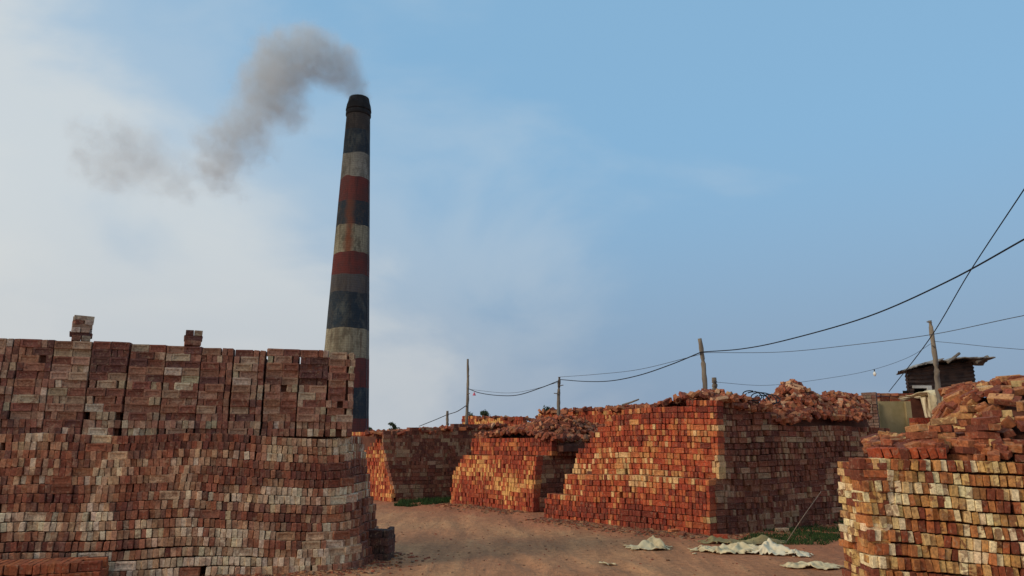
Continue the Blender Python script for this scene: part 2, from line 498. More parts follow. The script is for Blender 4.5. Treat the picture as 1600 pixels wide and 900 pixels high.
def wall(recs, path, z0, n, pitch, pal, rng, seed, setback=lambda k, u: 0.0, t0=lambda k: 0.0, t1=lambda k: 0.0,
         ztop=None, und=0.03, patch=0.5, pstretch=0.03, kindf=None, lean=0.05, gap=0.0025, back=0.0, fill=0, dep_j=0.012, pf=(0.9, 4.2), spread=0.28, pdrop=0.0015, ws=1.0):
    for k in range(n):
        u = u0 = t0(k) + rng.uniform(0, 0.012)
        end = path.L - t1(k)
        row = []
        while u < end - 0.03:
            kd = kindf(k, u) if kindf else ('S' if rng.random() < pstretch else 'h')
            w = {'h': BH * ws, 'S': BL, 'F': BL, 'E': BW}[kd]
            if kd in 'SF' and u + w > end + 0.05: kd, w = ('h', BH) if kd == 'S' else ('E', BW)
            row.append((kd, u + w / 2))
            lastend = u + w
            u += w + gap + abs(rng.gauss(0, 0.003)) + (0.02 if rng.random() < 0.012 else 0)
        if not row: continue
        fit = (end - u0) / (lastend - u0) if abs(end - lastend) < 0.3 else 1.0
        for kd, c in row:
            c = u0 + (c - u0) * fit
            hgt = BH if kd in 'FE' else BW
            zz = z0 + k * pitch + hgt / 2 + und * nz(c * 0.55, k * 0.06, seed + 9) * min(1.0, (k + 2) / 5) + 0.12 * und * nz(c * 2.3, k * 0.3, seed + 12)
            if ztop and zz + hgt / 2 > ztop(c): continue
            if rng.random() < pdrop: continue
            gl = nz(c * 1.7, k * 0.45, seed + 20)
            ln = lean * 1.5 * gl + rng.gauss(0, lean * 0.4)
            if kd != 'h': ln *= 0.3
            dep = {'h': BL / 2, 'S': BH / 2, 'F': BW / 2, 'E': BL / 2}[kd]
            dj = rng.gauss(0, dep_j) + 0.03 * nz(c * 0.9, k * 0.5, seed + 31)
            col = palette(rng, pal, c, zz, seed, patch, spread, pf)
            recs.append((place(path, c, zz, dep + setback(k, c) + dj, kd, ln, rng.gauss(0, 0.02), back=back) @ (Matrix.Scale(ws, 4, (0, 1, 0)) if kd == 'h' else Matrix.Identity(4)), col, 'f' if kd == 'S' else 'p'))
            for q in range(fill):
                recs.append((place(path, c, zz, dep + setback(k, c) + dj + (BL + 0.006) * (q + 1), kd, ln, rng.gauss(0, 0.03), back=back),
                             palette(rng, pal, c, zz + q, seed, patch), 'p', 1))

def core(root, poly, z0, z1, name='inner_bricks', mat=None, inset=0.0, tops=None):
    c = sum((Vector(p) for p in poly), Vector((0, 0))) / len(poly)
    mb = MB(); n = len(poly)
    vs = [Vector((p[0], p[1], z0)) for p in poly] + [Vector((p[0], p[1], (tops[i] if tops else z1))) for i, p in enumerate(poly)]
    mb.add(vs, [tuple(range(n))[::-1], tuple(range(n, 2 * n))] + [(i, (i + 1) % n, n + (i + 1) % n, n + i) for i in range(n)])
    return mb.build(name, mat or M_CORE, root)

def heap(recs, hf, ux, uy, n, rng, pal, org, ax, ay, tilt=0.5, seed=1, patch=0.5, half=0.12, lift=0.02, flat=0.25):
    """loose bricks over a heap surface: hf(u, v) height or None, in the frame org + u*ax + v*ay"""
    ax = Vector((ax[0], ax[1], 0)); ay = Vector((ay[0], ay[1], 0))
    for _ in range(n):
        u, v = rng.uniform(*ux), rng.uniform(*uy)
        h = hf(u, v)
        if h is None: continue
        e = 0.08
        hu, hv = (hf(u + e, v) or h), (hf(u, v + e) or h)
        nrm = (Z3 - ax * ((hu - h) / e) * 0.7 - ay * ((hv - h) / e) * 0.7).normalized()
        if rng.random() < flat: tl = tilt * 0.25
        else: tl = tilt
        rot = nrm.to_track_quat('Y', 'Z').to_matrix().to_4x4()
        rot = rot @ Matrix.Rotation(rng.uniform(0, 2 * math.pi), 4, 'Y') @ Matrix.Rotation(rng.gauss(0, tl), 4, 'X') @ Matrix.Rotation(rng.gauss(0, tl), 4, 'Z')
        if rng.random() < 0.3: rot = rot @ Matrix.Rotation(R(90), 4, 'X')
        p = Vector((org[0], org[1], 0)) + ax * u + ay * v + Z3 * (h + lift + rng.uniform(-0.03, 0.03))
        w = rng.random() * 0.9 + 0.25 * nz(u, v, seed)
        col = pick(rng, pal, w) + (patch * rng.random(),)
        hk = rng.random() < half
        if hk: rot = rot @ Matrix.Diagonal((rng.uniform(0.5, 1.3), rng.uniform(0.6, 1.05), rng.uniform(0.6, 1.0), 1))
        recs.append((Matrix.Translation(p) @ rot, col, 'h' if hk else 'p'))
def heap_core(root, hf, ux, uy, org, ax, ay, zb, step=0.14, drop=0.07):
    ax = Vector((ax[0], ax[1], 0)); ay = Vector((ay[0], ay[1], 0))
    nu = max(2, int((ux[1] - ux[0]) / step)); nv = max(2, int((uy[1] - uy[0]) / step))
    top, mb = [], MB()
    for j in range(nv + 1):
        for i in range(nu + 1):
            u = ux[0] + (ux[1] - ux[0]) * i / nu; v = uy[0] + (uy[1] - uy[0]) * j / nv
            h = hf(u, v); h = zb if h is None else max(zb, h - drop - 0.28 * max(0.0, 1 - (v - uy[0]) / 0.3))
            top.append(Vector((org[0], org[1], 0)) + ax * u + ay * v + Z3 * h)
    W_ = nu + 1
    fs = [(j * W_ + i, j * W_ + i + 1, (j + 1) * W_ + i + 1, (j + 1) * W_ + i) for j in range(nv) for i in range(nu)]
    bot = [Vector((p.x, p.y, zb - 0.15)) for p in top]
    m = len(top)
    rim = [(i, i + 1) for i in range(nu)] + [(nv * W_ + i + 1, nv * W_ + i) for i in range(nu)]
    rim += [(j * W_ + nu, (j + 1) * W_ + nu) for j in range(nv)] + [((j + 1) * W_, j * W_) for j in range(nv)]
    fs += [(a, b, b + m, a + m) for a, b in rim]
    mb.add(top + bot, fs)
    mb.build('inner_bricks', M_CORE, root)

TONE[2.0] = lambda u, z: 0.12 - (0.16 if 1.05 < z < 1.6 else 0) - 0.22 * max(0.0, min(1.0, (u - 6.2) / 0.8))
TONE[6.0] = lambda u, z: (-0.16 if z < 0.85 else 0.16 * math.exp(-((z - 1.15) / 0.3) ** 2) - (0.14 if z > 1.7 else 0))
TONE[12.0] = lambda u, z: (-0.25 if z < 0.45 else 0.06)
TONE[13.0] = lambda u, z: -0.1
# ---------------------------------------------------------------- 1  the long stack on the left, lower tier
rng = random.Random(11)
LP = Path([(-8.6, 8.40), (-6.2, 9.0), (-2.75, 9.88), (-2.22, 10.06), (-1.98, 10.42), (-2.0, 11.7)], 2)
root = thing('brick_stack', (-5.0, 9.6, 0), 'long dull red brown stack of upright bricks filling the lower left', 'brick stack')
recs = []
def sb_left(k, u):
    e = max(0.0, min(1.0, (u - LP.L + 2.7) / 1.2))
    return 0.013 * k + 0.012 * k * e
def kleft(k, u):
    if u > LP.L - 1.95 and u < LP.L - 1.2 and k % 2 == 0 and 0 < k < 14 and rng.random() < 0.6: return 'S'
    return 'S' if rng.random() < 0.02 else 'h'
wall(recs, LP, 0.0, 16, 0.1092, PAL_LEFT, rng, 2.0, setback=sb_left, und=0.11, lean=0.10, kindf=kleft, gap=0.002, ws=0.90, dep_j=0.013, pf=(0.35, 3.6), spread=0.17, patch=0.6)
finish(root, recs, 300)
core(root, [(-8.6, 8.75), (-6.2, 9.35), (-2.95, 10.2), (-2.6, 10.45), (-2.5, 11.6), (-8.6, 10.9)], 0.0, 1.735)
core(root, [(-8.6, 9.75), (-2.55, 11.25), (-2.6, 11.55), (-8.6, 10.9)], 1.735, 2.85)

# ---------------------------------------------------------------- 2  upper tier: blocks of cross-laid bricks
edges_px = [-100, -40, 18, 73, 133, 194, 252, 308, 359, 411, 465, 510, 553]
tops_px = [527, 528, 530, 533, 534, 538, 541, 544, 547, 545, 547, 551]
UPP = Path([(-8.6, 8.72), (-2.1, 10.36)])
def u_of_px(px):
    # point where the viewing ray of that column crosses the face of the tier
    lo, hi = -1.0, UPP.L + 1
    for _ in range(40):
        mid = (lo + hi) / 2; p = UPP.P(mid)
        if 800 + F * p.x / (p.y * CP + 0.6 * SP) < px: lo = mid
        else: hi = mid
    return lo
blk_lab = [
 'brick block above the left frame edge, leftmost of the blocks on the long stack',
 'block of cross laid bricks cut by the left frame edge on the long stack',
 'third brick block from the left end of the upper row, narrow and dull brown',
 'cross laid brick block under the tall little pile of bricks',
 'brick block right of the tall little pile, with a dark purple patch of bricks',
 'pale tan brick block with greenish bricks, left of the widest dark seam',
 'dark red brick block under the left half of the short little pile',
 'grey topped brick block just right of the short little pile',
 'brick block fifth from the chimney end with whitish bricks at mid height',
 'brick block between two dark seams, with bricks standing upright near its top',
 'maroon brick block second from the chimney end of the upper row',
 'end brick block of the upper row, standing before the chimney']
for b in range(12):
    rng = random.Random(100 + b)
    ua, ub = u_of_px(edges_px[b]), u_of_px(edges_px[b + 1])
    wid = ub - ua
    seam = 0.022 if b in (4, 5, 8, 9) else 0.006
    pth = Path([UPP.P(ua + seam / 2), UPP.P(ub - seam / 2)])
    mid = UPP.P((ua + ub) / 2)
    zt = at(((edges_px[b] + edges_px[b + 1]) / 2), tops_px[b], mid.y).z
    z0 = 1.745
    rows = 12; pit = (zt - z0) / rows
    root = thing('brick_block', (mid.x, mid.y + 0.25, z0), blk_lab[b], 'brick block', 'blocks of cross laid bricks on the long stack')
    recs = []
    def rowkinds(k):
        r = rng.random()
        if k in (0, 1) and r < 0.75: return 'hhhhhh'
        if k % 2: return 'SS'
        return rng.choice(['hSh', 'hhSh', 'hShh', 'hShh', 'Shhh', 'hhhS', 'hhShh', 'hhhhhh', 'ShhS'])
    tone = rng.uniform(-0.09, 0.09)
    for k in range(rows):
        kinds = list(rowkinds(k)); tot = lambda ks: sum(BH if q == 'h' else BL for q in ks)
        while tot(kinds) > pth.L * 1.07 and 'h' in kinds: kinds.remove('h')
        while tot(kinds) + BH < pth.L - 0.004: kinds.insert(rng.randrange(len(kinds) + 1), 'h')
        if tot(kinds) > pth.L * 1.12: kinds = ['S'] + ['h'] * int((pth.L - BL) / BH)
        fs_ = min(1.0, (pth.L - 0.002 * len(kinds)) / tot(kinds))
        g_ = max(0.002, (pth.L - tot(kinds) * fs_) / max(1, len(kinds)))
        u = g_ / 2
        rowc = nz(k * 0.37, b * 1.9, 7.7) * 0.35
        rj = rng.gauss(0, 0.010)
        for q in kinds:
            w = (BH if q == 'h' else BL) * fs_
            c = u + w / 2; u += w + g_
            zz = z0 + k * pit + BW / 2 + rng.gauss(0, 0.001)
            wv = 0.42 + tone + rowc + rng.gauss(0, 0.23)
            if b == 4 and 8 <= k <= 10: wv = 0.05
            if b == 10 and 7 <= k <= 10: wv = 0.08
            col = pick(rng, PAL_LEFTU, wv) + (0.55 * rng.random(),)
            if q == 'h' and rng.random() < 0.035: continue
            recs.append((place(pth, c, zz, (BL / 2 if q == 'h' else BH / 2) + 0.012 * k * 0.25 + rng.gauss(0, 0.006) + rj, q,
                               rng.gauss(0, 0.05) if q == 'h' else rng.gauss(0, 0.008), rng.gauss(0, 0.025)) @ (Matrix.Scale(fs_, 4, (0, 1, 0)) if q == 'h' else Matrix.Scale(fs_, 4, (1, 0, 0))), col, 'f' if q == 'S' else 'p'))
            if q == 'S':   # the brick behind it
                recs.append((place(pth, c, zz, BH * 1.5 + 0.02, q, 0, 0), pick(rng, PAL_LEFTU, 0.3) + (0.3,), 'p', 1))
    if b == 11:        # its open end
        n2 = pth.Nn(0.1); e = pth.P(pth.L)
        sp_ = Path([e - n2 * 0.25, e - n2 * 1.2])
        for k in range(rows):
            u = 0.0
            while u < sp_.L - 0.1:
                q = 'S' if (k % 2 == 0 or rng.random() < 0.3) else 'h'
                w = BH if q == 'h' else BL
                recs.append((place(sp_, u + w / 2, z0 + k * pit + BW / 2, BH / 2 if q == 'S' else BL / 2, q, 0, rng.gauss(0, 0.02)),
                             pick(rng, PAL_LEFTU, 0.4 + rng.gauss(0, 0.25)) + (0.4,), 'p'))
                u += w + 0.006
    finish(root, recs, 300)
    n2 = pth.Nn(0.1); a, e = pth.P(0.035), pth.P(pth.L - 0.035)
    core(root, [a - n2 * 0.09, e - n2 * 0.09, e - n2 * 1.1, a - n2 * 1.1], z0, zt - pit * 0.4)

def small_pile(px, ytop, ybase, rows, wide, label, seed, tw=0.2):
    rng = random.Random(seed)
    m = UPP.P(u_of_px(px)); Y = m.y + 0.3
    p0 = at(px, ybase, Y); p1 = at(px, ytop, Y)
    root = thing('brick_pile', (p0.x, Y, p0.z), label, 'brick pile', 'little brick piles on top of the blocks')
    recs = []; pit = (p1.z - p0.z) / rows
    for k in range(rows):
        yaw = tw + rng.gauss(0, 0.10)
        for s in ((-1, 1) if k % 2 == 0 else (0.0,)):
            if k % 2 == 0:
                m_ = Matrix.Translation((p0.x + s * 0.056 * math.cos(tw) + rng.gauss(0, 0.006), Y + s * 0.056 * math.sin(tw), p0.z + (k + 0.5) * pit)) @ Matrix.Rotation(yaw, 4, 'Z') @ Matrix.Rotation(R(90), 4, 'Z') @ Matrix.Rotation(R(90), 4, 'X')
                recs.append((m_, pick(rng, PAL_LEFTU, rng.random()) + (0.4,), 'p'))
            else:
                for q in (-1, 1):
                    m_ = Matrix.Translation((p0.x - q * 0.057 * math.sin(tw) + rng.gauss(0, 0.008), Y + q * 0.057 * math.cos(tw), p0.z + (k + 0.5) * pit)) @ Matrix.Rotation(yaw, 4, 'Z') @ Matrix.Rotation(R(90), 4, 'X')
                    recs.append((m_, pick(rng, PAL_LEFTU, rng.random()) + (0.4,), 'p'))
    finish(root, recs, 300)
small_pile(126, 496, 533, 6, 2, 'tall little pile of bricks on top of the long stack, nearest the left', 31, 0.53)
small_pile(301, 518, 541, 3, 2, 'short little pile of three brick layers on top of the long stack', 32, 0.42)

# low ledge in front, bottom left corner
rng = random.Random(41)
lp = Path([(-8.2, 7.75), (-6.2, 8.28), (-4.72, 8.72)])
root = thing('brick_stack', (-6.0, 8.6, 0), 'low orange brown brick ledge at the foot of the long stack', 'brick stack')
recs = []
wall(recs, lp, 0.0, 3, 0.113, [lin(124, 66, 46), lin(146, 80, 52), lin(160, 92, 58), lin(152, 84, 56)], rng, 4.0, fill=1, und=0.03, lean=0.08)
finish(root, recs, 300)
core(root, [(-8.2, 7.95), (-6.2, 8.48), (-4.85, 8.9), (-4.95, 9.3), (-8.2, 8.5)], 0, 0.3)

# small dark pile behind the right foot of the long stack
rng = random.Random(42)
p = at(602, 860, 10.9)
root = thing('brick_stack', (-1.72, 10.95, 0), 'small knee high stack of blackened bricks beside the foot of the long stack', 'brick stack')
recs = []
dp = Path([(-2.12, 10.88), (-1.78, 10.80)]); 
pd = [lin(70, 52, 48), lin(86, 60, 54), lin(104, 72, 62)]
wall(recs, dp, 0.0, 4, 0.108, pd, rng, 1.0, fill=0, und=0.0, lean=0.03, kindf=lambda k, u: 'S' if k > 2 else 'h')
dp2 = Path([(-1.775, 11.06), (-1.76, 11.3)])
wall(recs, dp2, 0.0, 4, 0.108, pd, rng, 1.0, und=0.0, lean=0.03, kindf=lambda k, u: 'S')
finish(root, recs, 300)
core(root, [(-2.1, 10.98), (-1.84, 10.92), (-1.84, 11.28), (-2.1, 11.32)], 0, 0.40, mat=M_CHAR)

# ---------------------------------------------------------------- 3  the big orange stack in the middle right
rng = random.Random(51)
A, B = Vector((0.72, 16.87)), Vector((3.61, 13.70)); C_ = B + Vector((0.845, 0.535)) * 6.4
dAB = (B - A).normalized(); dBC = (C_ - B).normalized()
nAB = Vector((dAB.y, -dAB.x)); nBC = Vector((dBC.y, -dBC.x))
root = thing('brick_stack', (4.0, 16.0, 0), 'tall orange red brick stack in the middle distance, its right side in deep shade', 'brick stack')
recs = []
pa = Path([A, B])
def sbig(k, u): return 0.006 * k + (0.26 if k >= 9 else 0.0) + (0.16 if (k >= 5 and u < 1.2) else 0)
def tbig0(k):
    return [0.0, 0.0, 0.02, 0.03, 0.05, 0.42, 0.44, 0.45, 0.46, 0.48, 0.50, 0.52, 0.55, 0.62, 0.80, 0.98, 1.10, 1.30, 1.52, 1.75, 2.0, 2.2][k]
def topA(u): return 2.34 + 0.035 * u + 0.04 * nz(u * 1.5, 0.3)
def tbig1(k): return (-0.26 if k >= 9 else 0.0) - 0.005 * k
class PathX(Path): pass
wall(recs, Path([A, B + dAB * 0.5]), 0.0, 22, 0.1125, PAL_BIG, rng, 6.0, setback=sbig, t0=tbig0, t1=lambda k: 0.5 + (-0.26 if k >= 9 else 0.0) * 0 - (0.0 if k < 9 else 0.05), ztop=topA, und=0.05, lean=0.05, patch=0.45, spread=0.21, pf=(0.5, 2.4), dep_j=0.014, pdrop=0.003)
# shaded side made of upright columns with seams
pb = Path([B, C_])
colw = {}
def kB(k, u):
    c = int(u / 0.52); r = random.Random(c * 57 + k * 13 + 5)
    f = (u / 0.52) % 1.0
    if r.random() < 0.55 and f < 0.55: return 'S'
    return 'h'
def topB(u):
    return 2.46 if u < 2.0 else (2.40 - 0.35 * min(1, (u - 2.0) / 0.5)) 
def sB(k, u): return 0.008 * k + 0.05 * (int(u / 0.52) % 2) * 0.5 + 0.05 * nz(int(u / 0.52) * 3.3, 0.5)
wall(recs, pb, 0.0, 22, 0.1125, PAL_SHADED, rng, 9.0, setback=sB, t0=lambda k: 0.22 + (0.27 if k >= 9 else 0.0), ztop=topB, und=0.07, lean=0.05, kindf=kB, patch=0.4, spread=0.3, dep_j=0.02, pdrop=0.006)
finish(root, recs, 300)
iB = B + Vector((0.18, 0.33)) 
def bigcore(u, ins, zt, zt2):
    p0 = A + dAB * u - nAB * ins
    core(root, [p0, B + dBC * (ins + 0.02) - nBC * 0.3, B + dBC * 2.3 - nBC * 0.3, C_ - nBC * 0.32, C_ - nBC * 1.9, p0 - nAB * 2.2], 0, zt, tops=[zt, zt, zt, zt2, zt2, zt])
bigcore(0.1, 0.2, 0.42, 0.42)
bigcore(0.95, 0.42, 1.05, 1.05)
bigcore(1.6, 0.47, 1.75, 1.75)
bigcore(2.4, 0.49, 2.20, 1.85)
# loose bricks along the top of the lit face
rng = random.Random(52)
root = thing('brick_heap', (3.2, 15.3, 2.3), 'loose bricks strewn along the top of the tall orange stack, around the leaning pole', 'brick heap')
recs = []
def hA(u, v):
    if v < 0.05: return None
    return topA(u) - 0.06 + 0.10 * max(0, nz(u * 1.2, v * 1.2, 3)) + (0.14 * math.exp(-((u - 3.55) / 0.5) ** 2)) + 0.05 * min(v, 0.6)
ayv = -nAB
heap(recs, hA, (1.5, 4.4), (0.15, 1.7), 260, rng, PAL_HEAP, A - nAB * 0.35, dAB, ayv, tilt=0.45)
finish(root, recs, 300)

# the rubble heap on the shaded side
rng = random.Random(53)
root = thing('brick_heap', (6.4, 16.6, 2.0), 'rubble heap of broken bricks peaking on the shaded side of the tall orange stack', 'brick heap')
recs = []
OB = B - nBC * 0.02
def hB(u, v):
    if v < -0.02: return None
    base = 2.08 if u > 2.25 else 2.40
    e = min(1.0, (v + 0.02) / 1.1)
    if OB.x + dBC.x * u - nBC.x * v > 0.488 * (OB.y + dBC.y * u - nBC.y * v): return None
    g1 = 0.86 * math.exp(-((u - 3.78) / 0.62) ** 2 - ((v - 0.8) / 0.62) ** 2)
    uu = max(0.0, 5.25 - u, u - 6.0)
    g2 = 0.66 * math.exp(-(uu / 0.42) ** 2 - ((v - 0.8) / 0.62) ** 2)
    g3 = 0.22 * math.exp(-((u - 2.75) / 0.5) ** 2 - ((v - 0.8) / 0.7) ** 2) + 0.35 * math.exp(-((u - 4.6) / 0.4) ** 2 - ((v - 0.8) / 0.6) ** 2)
    return base - 0.06 + g1 + g2 + g3 + 0.10 * e * (u > 2.25) + 0.05 * nz(u * 2.5, v * 2.5, 1)
heap(recs, hB, (1.1, 6.3), (0.10, 2.2), 1700, rng, PAL_HEAP, OB, dBC, -nBC, tilt=0.45, half=0.2, flat=0.1)
finish(root, recs, 300)
heap_core(root, hB, (2.3, 6.0), (0.34, 2.4), OB, dBC, -nBC, 1.75)

# ---------------------------------------------------------------- 4  stepped stack left of it
rng = random.Random(61)
A2, B2 = Vector((-1.75, 21.0)), Vector((0.506, 18.47)); d2 = (B2 - A2).normalized(); n2_ = Vector((d2.y, -d2.x))
C2 = B2 + dBC * 3.4
root = thing('brick_stack', (0.0, 20.5, 0), 'stepped orange brick stack seen between the far left stack and the tall orange stack', 'brick stack')
recs = []
PAL_MID = PAL_BIG[1:7] + [lin(214, 160, 96)]
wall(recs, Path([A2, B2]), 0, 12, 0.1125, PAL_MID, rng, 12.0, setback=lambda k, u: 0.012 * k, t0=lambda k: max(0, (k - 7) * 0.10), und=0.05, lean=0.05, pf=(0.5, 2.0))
A2b, B2b = A2 - n2_ * 0.30 + d2 * 0.55, B2 - n2_ * 0.30 + dBC * 0.25 + d2 * 0.1
wall(recs, Path([A2b, B2b]), 1.35, 4, 0.1125, PAL_BIG[:6], rng, 13.0, und=0.03, lean=0.05)
wall(recs, Path([B2 + dBC * 0.22, C2]), 0, 12, 0.1125, PAL_SHADED, rng, 14.0, kindf=kB, und=0.05, setback=lambda k, u: 0.01 * k)
wall(recs, Path([B2b + dBC * 0.22, B2b + dBC * 3.0]), 1.35, 4, 0.1125, PAL_SHADED, rng, 15.0, kindf=kB, und=0.05)
for r in (1,): pass
finish(root, recs, 0, far=True)
core(root, [A2 + d2 * 0.6 - n2_ * 0.35, B2 + dBC * 0.3 - nBC * 0.3, C2 - nBC * 0.35, C2 - nBC * 2.5, A2 + dBC * 2.5 + d2 * 0.6], 0, 1.22)
core(root, [A2b - n2_ * 0.25 + d2 * 0.1, B2b + dBC * 0.28 - nBC * 0.25, B2b + dBC * 3.0 - nBC * 0.3, B2b + dBC * 3.0 - nBC * 2.2, A2b + dBC * 2.2], 1.2, 1.75)
rng = random.Random(62)
root = thing('brick_heap', (0.6, 20.8, 1.8), 'low rubble heap of broken bricks on the stepped stack, dark at its right end', 'brick heap')
recs = []
O2 = A2b
def h2(u, v):
    e2 = (2.95 + 0.17 * v - u) / 0.9
    if e2 < -0.06: return None
    e2 = max(0.0, min(1.0, e2)); e2 = e2 * e2 * (3 - 2 * e2)
    w = 0.24 * math.exp(-((u - 2.1) / 1.2) ** 2 - ((v - 1.2) / 1.0) ** 2) + 0.16 * math.exp(-((u - 2.9) / 0.9) ** 2 - ((v - 1.9) / 1.3) ** 2)
    return 1.76 + (0.05 + 1.35 * w + 0.08 * max(0, nz(u * 2.4, v * 2.4, 5))) * e2 + 0.08 * min(1, v / 0.8) * e2 + 0.06 * nz(u * 1.6, v * 1.6, 7)
heap(recs, h2, (0.0, 3.4), (0.16, 3.0), 1250, rng, PAL_HEAP[:5] + [lin(120, 92, 78)], O2, d2, -n2_, tilt=0.5, half=0.2)
finish(root, recs, 300, far=True)
heap_core(root, h2, (0.2, 3.2), (0.45, 3.0), O2, d2, -n2_, 1.6)

# ---------------------------------------------------------------- 5  far left stack with shaded side
rng = random.Random(71)
B3 = Vector((-3.5, 21.6)); A3 = B3 - d2 * 3.6; C3 = B3 + dBC * 3.9
root = thing('brick_stack', (-3.0, 23.0, 0), 'far orange brick stack right of the chimney foot, its dark side over the green patch', 'brick stack')
recs = []
wall(recs, Path([A3, B3]), 0, 18, 0.1125, PAL_MID, rng, 22.0, setback=lambda k, u: 0.03 * k, t1=lambda k: 0.030 * k, und=0.05, lean=0.05, ztop=lambda u: 2.07)
wall(recs, Path([B3 - dBC * 0.4, C3]), 0, 20, 0.1125, PAL_SHADED, rng, 23.0, kindf=kB, und=0.05, setback=lambda k, u: 0.012 * k, t0=lambda k: max(0.42 - 0.03 * k, 0.0) + 0.15, ztop=lambda u: 2.05 + 0.08 * u)
finish(root, recs, 0, far=True)
core(root, [A3 - n2_ * 0.2 , B3 - n2_ * 0.75 - dBC * 0.1, B3 - nBC * 0.32 + dBC * 0.3, C3 - nBC * 0.45, C3 - nBC * 3.0, A3 + dBC * 2.0], 0, 2.0, tops=[1.9, 1.85, 1.9, 2.2, 2.2, 1.9])
rng = random.Random(72)
root = thing('brick_heap', (-3.0, 23.2, 2.1), 'thin scatter of loose bricks on top of the far stack right of the chimney', 'brick heap')
recs = []
heap(recs, lambda u, v: 1.92 + 0.07 * u + 0.04 * nz(u, v, 2) + 0.02 * min(v, 1), (-0.3, 4.0), (0.1, 1.8), 330, rng, PAL_HEAP, B3, dBC, -nBC, tilt=0.35)
finish(root, recs, 300, far=True)

# ---------------------------------------------------------------- 6  stacks glimpsed behind
def back_stack(pxs, ytop, Y0, Y1, label, seed, heapn=0):
    rng = random.Random(seed)
    a = at(pxs[0], 690, Y0); b = at(pxs[1], 690, Y1)
    zt = (at(pxs[0], ytop[0], Y0).z, at(pxs[1], ytop[1], Y1).z)
    pth = Path([(a.x, a.y), (b.x, b.y)])
    root = thing('brick_stack', ((a.x + b.x) / 2, (a.y + b.y) / 2 + 0.6, 0), label, 'brick stack')
    recs = []
    zf = lambda u: zt[0] + (zt[1] - zt[0]) * u / pth.L
    wall(recs, pth, 0, 30, 0.1125, PAL_MID, rng, seed * 1.3, und=0.05, lean=0.05, ztop=zf, setback=lambda k, u: 0.008 * k)
    if heapn:
        n = pth.Nn(0.1)
        t = Vector((-n.y, n.x))
        heap(recs, lambda u, v: zf(u) - 0.09 + 0.09 * max(0, nz(u * 1.1, v, seed)), (0.1, pth.L), (0.1, 1.2), heapn, rng, PAL_HEAP, pth.P(0), t, -n, tilt=0.4)
    finish(root, recs, 0, far=True)
    n = pth.Nn(0.1)
    sk = lambda v, q: v * (1 + q / v.length)
    core(root, [pth.P(0.1) - n * 0.35, pth.P(pth.L) - n * 0.35, sk(pth.P(pth.L) - n * 0.35, 1.5), sk(pth.P(0.1) - n * 0.35, 1.5)], 0, 0, tops=[zt[0] - 0.1, zt[1] - 0.1, zt[1] - 0.1, zt[0] - 0.1])
back_stack((716, 812), (649, 651), 27.5, 25.5, 'small orange stack top showing behind the rubble of the stepped stack, under distant trees', 81, 60)
back_stack((834, 1010), (641, 632), 23.0, 19.5, 'pale orange stack rising behind the left shoulder of the tall orange stack', 82, 170)
back_stack((1322, 1360), (613, 611), 19.7, 19.6, 'narrow dark red stack at the right end of the rubble heap', 83, 0)

# flat laid grey column beside the concrete wall
rng = random.Random(84)
a = at(1352, 690, 19.0); b = at(1376, 690, 18.8)
root = thing('brick_stack', ((a.x + b.x) / 2, 19.1, 0), 'slim column of flat laid dusty grey bricks beside the mossy concrete wall', 'brick stack')
recs = []
zt = at(1362, 611, 18.9).z
wall(recs, Path([(a.x, a.y), (b.x, b.y)]), 0, int(zt / 0.078), 0.078, [lin(120, 96, 86), lin(134, 112, 98), lin(112, 82, 72)], rng, 3.0, kindf=lambda k, u: 'F' if k % 2 else 'E', und=0, lean=0.01)
finish(root, recs, 0, far=True)
core(root, [(a.x + 0.05, a.y + 0.1), (b.x - 0.03, b.y + 0.1), (b.x - 0.03, b.y + 0.4), (a.x + 0.05, a.y + 0.4)], 0, zt - 0.1)

# ---------------------------------------------------------------- 7  the yellow and red stack at the right
rng = random.Random(91)
RB = Vector((3.42, 7.20)); RA = Vector((3.47, 7.95)); RC = Vector((6.3, 6.55))
root = thing('brick_stack', (4.8, 7.4, 0), 'near stack of cream and orange bricks filling the lower right corner', 'brick stack')
recs = []
pr = Path([RB, RB + Vector((0.75, 0.0)), RB + Vector((1.5, -0.13)), RC], 1)
def srt(k, u): return 0.006 * k + 0.035 * nz(u * 1.1, k * 0.12, 4)
wall(recs, pr, 0, 13, 0.1145, PAL_RIGHT, rng, 31.0, ws=0.84, setback=srt, und=0.16, lean=0.16, patch=0.95, pf=(0.4, 1.6), spread=0.36, gap=0.003, dep_j=0.016, kindf=lambda k, u: 'h')
ps = Path([RA - Vector((0, 0)), RB + Vector((0.0, 0.25))])
def krs(k, u): return 'S' if (k + (u > 0.25)) % 2 == 0 else 'h'
# its end: cross-laid bricks, flat and on edge
wall(recs, Path([RA, RB + Vector((-0.004, 0.03))]), 0, 20, 0.0735, PAL_RIGHT, random.Random(92), 33.0, kindf=lambda k, u: 'F' if k % 2 == 0 else 'E', und=0.03, lean=0.02, patch=0.95, spread=0.36,
     setback=lambda k, u: 0.004 * k - 0.03, gap=0.006, dep_j=0.016, t1=lambda k: 0.05)
dR = Vector((0.985, -0.17)); nR = Vector((dR.y, -dR.x))
# fill of the top course
recs2 = []
for q in range(3):
    wall(recs2, Path([RB - nR * (0.25 * (q + 1)) + dR * 0.05, RB + dR * 2.9 - nR * (0.25 * (q + 1))]), 0.1145 * 12, 1, 0.1145, PAL_RIGHT, rng, 35.0 + q, setback=lambda k, u: 0.075, und=0.0, patch=0.9, t0=lambda k: 0.1 + 0.1 * q)
recs += [r + (1,) for r in recs2]
finish(root, recs, 300)
core(root, [RB + Vector((0.16, 0.26)), RB + dR * 0.8 - nR * 0.32, RB + dR * 1.6 - nR * 0.34, RC + Vector((0, 0.42)), RC - nR * 2.4, RA + Vector((1.6, 1.4)), RA + Vector((0.14, 0.0))], 0, 1.40)

